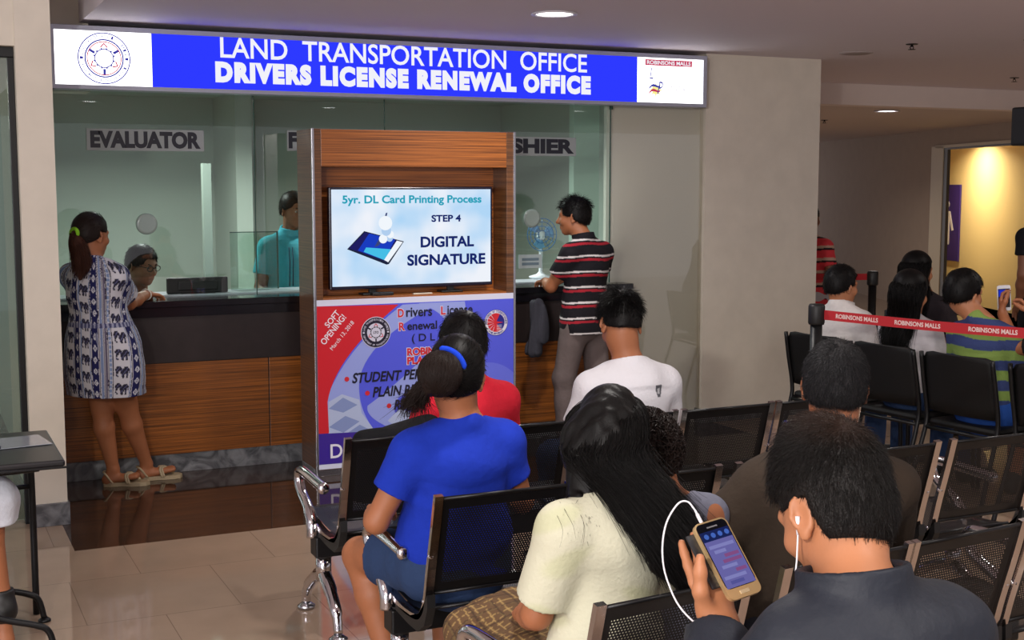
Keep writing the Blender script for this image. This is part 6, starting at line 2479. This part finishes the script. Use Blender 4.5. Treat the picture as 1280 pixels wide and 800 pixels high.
# ring on his finger stays with the hand
ea = P.loc + P.H((-.082, -.002, -.018))
t = thing('earphones', 'white wired earphones running from the phone to the ear', 'earphones', tuple(ea))
W_E = mat('earphone_white', srgb(236, 234, 240), .35)
r = lambda q: tuple(A3(q) - ea)
jk = pc - ph_dn * (PL / 2) + ph_r * (-.012) - ph_n * .004
bm = NB(); tube(bm, [r(jk + ph_dn * .004), r(jk - ph_dn * .018)], .0032, 8); tube(bm, [r(jk - ph_dn * .016), r(jk - ph_dn * .026)], .002, 8); obj('plug', bm, W_E, t, True)
k0 = jk - ph_dn * .026
cord = [k0, k0 - ph_dn * .018 - ph_r * .006, k0 - Rc * .030 + Uc * .010, k0 - Rc * .050 - Uc * .025, k0 - Rc * .056 - Uc * .075, k0 - Rc * .046 - Uc * .125, k0 - Rc * .018 - Uc * .175 - Fc_ * .02, k0 + Rc * .06 - Uc * .235 - Fc_ * .04]
bm = NB(); tube(bm, [r(q) for q in spline(cord, 8)], .0016, 8); obj('phone_cord', bm, W_E, t, True); bm = NB()
yj = A3((1.188, 1.60, 1.092)) 
e0 = ea
c2 = [e0 + A3((0, -.002, -.012)), e0 + A3((-.004, -.006, -.05)), e0 + A3((-.006, -.008, -.085)), e0 + A3((.004, -.02, -.125)), e0 + A3((.022, -.035, -.150)), e0 + A3((.034, -.045, -.158))]
tube(bm, [r(q) for q in spline(c2, 8)], .0014, 8)
yj = c2[-1]
c3 = [yj, yj + A3((.018, -.008, .010)), yj + A3((.035, -.012, .004)), yj + A3((.05, -.01, -.02))]
obj('ear_cord', bm, W_E, t, True); bm = NB(); tube(bm, [r(q) for q in spline(c3, 8)], .0013, 8)
obj('cord', bm, W_E, t, True)
bm = NB(); tube(bm, [r(yj + A3((-.004, .002, .004))), r(yj + A3((.008, -.006, -.010)))], [.0035, .006], 8); obj('cord_joint', bm, W_E, t, True)
bm = NB(); tube(bm, [r(e0 + A3((0, .0, .016))), r(e0 + A3((.0, -.001, .004))), r(e0 + A3((0, -.002, -.014)))], [.0038, .0034, .0024], 10)
bmesh.ops.create_uvsphere(bm, u_segments=12, v_segments=8, radius=.006, matrix=Matrix.Translation(Vector(r(e0 + A3((.008, .004, .014))))))
obj('earbud', bm, W_E, t, True)

# ---- the group on the visitor chairs, facing the right
def far_person(label, x, y, rz=-84.6, s=.95, hd=(0, 4, 0), g=1.0, female=False, skin=None, vs=.007, hea=None, lean=(0, 0)):
    p = Person(label, (x, y), rz, s, g=g, female=female, head=hd, vs=vs, skin=skin, lean=lean)
    if hea is not None:
        p.J['hea'] = p.w(hea)
    return p


P = far_person('seated man in a white shirt with short black hair, in front of the pillar edge', 5.05, 6.10, s=.97, hd=(-4, 6, 0), hea=(5.03, 6.10, 1.10), skin=SKIN2)
P.body()
P.top(cloth('white_polo', srgb(214, 208, 206)), sleeve=.6, fold=.003, seed=71, collar=(.02, .072, .06, .2), name='polo_shirt')
P.pants(JEANS); P.shoes(SHOE)
P.hair(HAIR, n=1200, L=(.01, .022), rad=.0014, lift=.35, flow=.75, cap=dict(t=.014, nape=-.055, temple=.0))

P = far_person('seated woman in a white top with long black hair, beside the striped boy', 5.09, 5.565, s=.94, hd=(4, 8, 0), female=True, hea=(5.06, 5.55, 1.095), skin=SKIN2)
J = P.J
P.body()
P.top(cloth('white_top', srgb(208, 202, 206)), sleeve=.6, fold=.003, seed=72, name='top')
P.pants(JEANS); P.shoes(SHOE)


def long_hair(P, dy=(-.03, -.075, -.09), zt=(.96, .86, .74), n=1200, w=(.09, .085, .05), sway=0.0, m=None):
    H = P.H
    nodes = [(H((0, .0, .10)), A3((.03, 0, 0)), A3((0, .03, 0))), (H((0, -.015, .05)), A3((.084, 0, 0)), A3((0, .10, 0))), (H((0, -.03, -.03)), A3((.088, 0, 0)), A3((0, .085, 0)))]
    for k in range(3):
        nodes.append((A3((P.J['ush'][0] + sway * (k + 1), P.J['ush'][1] + dy[k] - .03, zt[k])), A3((w[k], 0, 0)), A3((0, .045 - .013 * k, 0))))
    hv = Vox(*P.bounds(), P.vs)
    hv.ell(H((0, -.014, .028)), (.086, .104, .101), P.B.T, 0)
    for i in range(1, 5):
        a, b = nodes[i], nodes[i + 1]
        hv.etube(a[0], b[0], (np.linalg.norm(a[1]) * .95, np.linalg.norm(a[2]) * .92), (np.linalg.norm(b[1]) * .9, np.linalg.norm(b[2]) * .85), (1, 0, 0), .03)
    c = P.J['hea']
    X, Y, Z = hv.ax[0][:, None, None] - c[0], hv.ax[1][None, :, None] - c[1], hv.ax[2][None, None, :] - c[2]
    qy = X * P.B[0, 1] + Y * P.B[1, 1] + Z * P.B[2, 1]
    qz = X * P.B[0, 2] + Y * P.B[1, 2] + Z * P.B[2, 2]
    hv.D = np.maximum(hv.D, -np.maximum(.05 - qy, qz - .06).astype(np.float32))
    tm = hv.mesh()
    s1 = long_hair_strands(nodes, n, rad=.0016, jit=.006, tipjit=.02, rr=(.9, 1.12), phi=(PI * .92, PI * 2.08), lenr=(.8, 1))
    mesh_np('hair', np.concatenate([tm[0], s1[0]]), np.concatenate([tm[1], s1[1] + len(tm[0])]), m or HAIR, P.root)


long_hair(P)

P = far_person('seated woman with long black hair behind the woman in white, only her head showing', 6.0, 6.44, s=1.0, hd=(-8, 4, 0), female=True, hea=(5.98, 6.50, 1.135), skin=SKIN2)
P.body()
P.top(cloth('dark_top', srgb(46, 40, 44)), sleeve=.6, fold=.003, seed=73, name='top')
P.pants(JEANS); P.shoes(SHOE)
long_hair(P)

P = far_person('boy in a green and blue striped shirt with bowl cut hair on a visitor chair', 5.13, 5.045, s=.98, hd=(-6, 10, 0), hea=(5.075, 5.165, 1.125), skin=SKIN2, vs=.006)
P.J['wriL'] = P.J['elbL'] + A3((.0, .2, .02)); P.J['wriR'] = P.J['elbR'] + A3((0, .2, .02))
P.body()
gn, bu = lin(124, 148, 74), lin(54, 66, 112)
P.top(PAT, sleeve=.66, fold=.003, seed=74, paint=stripes([(.5, bu), (1.0, gn)], .105, off=-.01), sl_r=.026, name='shirt', vs=.005)
P.pants(cloth('blue_shorts', srgb(36, 74, 150)), frac=1.05); P.shoes(SHOE)
P.hair(HAIR, n=2200, L=(.012, .026), rad=.0013, lift=.12, flow=.9, rnd=.12, crown=(0, -.04, .11), rootmask=lambda q: ~((q[:, 1] > .02) & (q[:, 2] < .06)), cap=dict(t=.018, y0=.055, z1=.055, nape=-.062, temple=.0, side=-.004, vs=.005))

P = far_person('person in a black shirt taking a picture with a phone, mostly beyond the right edge', 5.18, 4.48, s=.98, hd=(0, 0, 0), skin=SKIN, vs=.0055)
J = P.J
J['elbL'] = P.w((5.13, 4.86, .86)); J['wriL'] = P.w((5.215, 5.03, 1.02))
J['elbR'] = P.w((5.32, 4.58, .84)); J['wriR'] = P.w((5.285, 4.885, 1.02))
P.extra = np.array([P.w((5.45, 5.2, 1.2)), P.w((5.0, 5.1, 1.2))])
P.body(hands={'L': dict(fdir=P.wd((.15, .35, .9)), palm=P.wd((.55, -.6, 0)), curls=[(20, 40, 30)] * 4, thumb=(.5, .4)), 'R': dict(fdir=P.wd((-.1, .55, .7)), palm=P.wd((-.3, .7, .2)), curls=[(15, 40, 30), (25, 45, 35), (30, 45, 35), (35, 45, 35)], thumb=(.5, .4))})
P.top(cloth('black_shirt', srgb(24, 23, 26)), sleeve=.55, fold=.003, seed=75, name='shirt')
P.pants(DARKP); P.shoes(SHOE)
P.hair(HAIR, n=700, L=(.01, .022), rad=.0015, lift=.35, flow=.75, cap=dict(t=.014, nape=-.055))
t = thing('white_phone', 'white smartphone with lit blue screen held up at the right edge', 'phone', (5.257, 5.065, 1.10))
dn = A3((.10, .0, -1)); dn /= np.linalg.norm(dn)
nn = -Fc_ * 1.0 + A3((-.35, 0, .1)); nn -= dn * (nn @ dn); nn /= np.linalg.norm(nn)
rr_ = np.cross(nn, dn) * -1
if rr_ @ Rc < 0:
    rr_ = -rr_
mm = Matrix([[rr_[i], -dn[i], nn[i]] for i in range(3)]).to_4x4()
t.matrix_world = Matrix.Translation(Vector((5.257, 5.065, 1.10))) @ mm
bm = NB(); rrect(bm, .068, .136, .011, (0, 0, -.008), .008); obj('case', bm, mat('white_case', srgb(220, 220, 226), .3), t)
bm = NB(); box(bm, (-.029, -.05, 0), (.029, .05, .001)); obj('screen', bm, mat('phone_black', srgb(16, 16, 22), .1), t)
bm = NB(); box(bm, (-.026, .008, .0008), (.026, .045, .0016)); obj('picture', bm, emis('ph_blue', srgb(30, 50, 190), .9), t)
bm = NB(); lathe(bm, [(0, .0), (.005, .0), (.005, .0012), (0, .0012)], (0, -.059, 0), 12); obj('home_button', bm, mat('ear_grey', srgb(120, 120, 124), .3), t)
t = thing('dark_phone', 'small phone with a lit screen held in front of the man in white', 'phone', (5.27, 5.93, .93), math.radians(10))
bm = NB(); box(bm, (-.07, -.006, -.035), (.07, .004, .035), .004); obj('case', bm, BLKPLAS, t)
bm = NB(); box(bm, (-.06, -.0075, -.03), (.06, -.006, .03)); obj('screen', bm, emis('ph_pale', srgb(110, 140, 190), .8), t)

P = Person('person in a red striped shirt standing half hidden behind the broad pillar', (6.765, 8.62), -70, .93, sit=False, head=(0, 4, 0), vs=.008, skin=SKIN3)
P.J['hea'] = P.w((6.755, 8.62, P.J['hea'][2]))
P.body()
P.top(PAT, sleeve=.6, fold=.003, paint=stripes([(.62, lin(214, 62, 70)), (.78, lin(40, 30, 36)), (1.0, lin(190, 160, 140))], .1), hem=((0, 0, -.10), (.17, .13)), name='shirt', vs=.006)
P.pants(cloth('pale_trousers', srgb(190, 188, 192))); P.shoes(SHOE)
P.hair(HAIR, n=600, L=(.006, .012), rad=.0016, lift=.3, flow=.8, cap=dict(t=.010, nape=-.05))

P = Person('standing person in a black shirt at the far right edge, one bare arm showing', (6.64, 6.02), -60, 1.0, sit=False, vs=.008, skin=SKIN3)
P.J['elbL'] = P.w((6.45, 6.06, 1.13)); P.J['shoL'] = P.w((6.48, 6.08, 1.36)); P.J['wriL'] = P.w((6.52, 6.15, .95))
P.body()
P.top(cloth('black_shirt', srgb(24, 23, 26)), sleeve=.5, fold=.003, seed=76, hem=((0, 0, -.10), (.17, .13)), name='shirt')
P.pants(DARKP); P.shoes(SHOE)
P.hair(HAIR, n=400, L=(.008, .016), rad=.0016, cap=dict(t=.013, nape=-.05))

P = Person('person in white shorts sitting at the black table, mostly beyond the left edge', (-.21, 5.02), -90, .97, vs=.007, skin=SKIN)
J = P.J
J['kneL'] = P.w((.20, 5.16, .53)); J['ankL'] = P.w((.18, 5.16, .10)); J['toeL'] = P.w((.27, 5.20, .03))
J['kneR'] = P.w((.245, 4.97, .555)); J['ankR'] = P.w((.268, 4.97, .20)); J['toeR'] = P.w((.25, 5.10, .12)); J['toeR'][2] = .12
P.J['wriL'] = P.J['elbL'] + A3((.05, .2, -.04)); P.J['wriR'] = P.J['elbR'] + A3((-.05, .2, -.04))
P.body()
P.top(cloth('white_tee', srgb(214, 216, 222)), sleeve=.6, fold=.003, seed=77)
P.pants(cloth('white_shorts', srgb(208, 212, 222)), frac=1.24, loose=.04, infl=.02, name='shorts')
P.hair(HAIR, n=500, L=(.01, .02), rad=.0015, cap=dict(t=.014, nape=-.055))
for n in 'LR':
    a, t_ = J['ank' + n], J['toe' + n]
    v = Vox(np.minimum(a, t_) - .12, np.maximum(a, t_) + .12, .005)
    d = (t_ - a) * A3((1, 1, 0)); d /= np.linalg.norm(d)
    v.etube(a + A3((0, 0, .025)), a + A3((0, 0, -.06)), .046, .05, k=.02, capa=True)
    v.etube(a + A3((0, 0, -.05)) - d * .03, t_ + A3((0, 0, -.01)), (.043, .04), (.048, .03), np.cross(d, (0, 0, 1)), .03)
    V_, Q_ = v.mesh()
    o = mesh_np('shoe', V_, Q_, mat('black_shoe', srgb(20, 20, 20), .5), P.root)
    bm = NB()
    tube(bm, [tuple(a + A3((.052 * math.cos(q_), .052 * math.sin(q_), -.01 + .006 * math.sin(q_ * 9)))) for q_ in np.linspace(-2.2, -.6, 14)], .004, 6)
    obj('gold_band', bm, mat('gold_thread', srgb(190, 150, 70), .4, .5), o)
# black jacket hung over the first backrest of the front row
t = thing('dark_jacket', 'black jacket draped over the left backrest of the row nearest the kiosk', 'jacket', (1.56, 4.33, 0))
v = Vox((-.25, -.14, .5), (.28, .22, .95), .007)
v.etube((-.09, .05, .775), (.16, .045, .805), (.045, .045), (.05, .05), (0, 1, 0), .03)
v.etube((-.05, .10, .75), (-.03, .14, .56), (.08, .03), (.10, .03), (1, 0, 0), .04)
v.etube((.10, .10, .78), (.10, .14, .56), (.10, .03), (.10, .03), (1, 0, 0), .04)
v.folds(.006, (24, 24, 10), 5)
a_ = v.mesh(); mesh_np('cloth', *a_, cloth('black_cloth', srgb(20, 20, 23)), t)
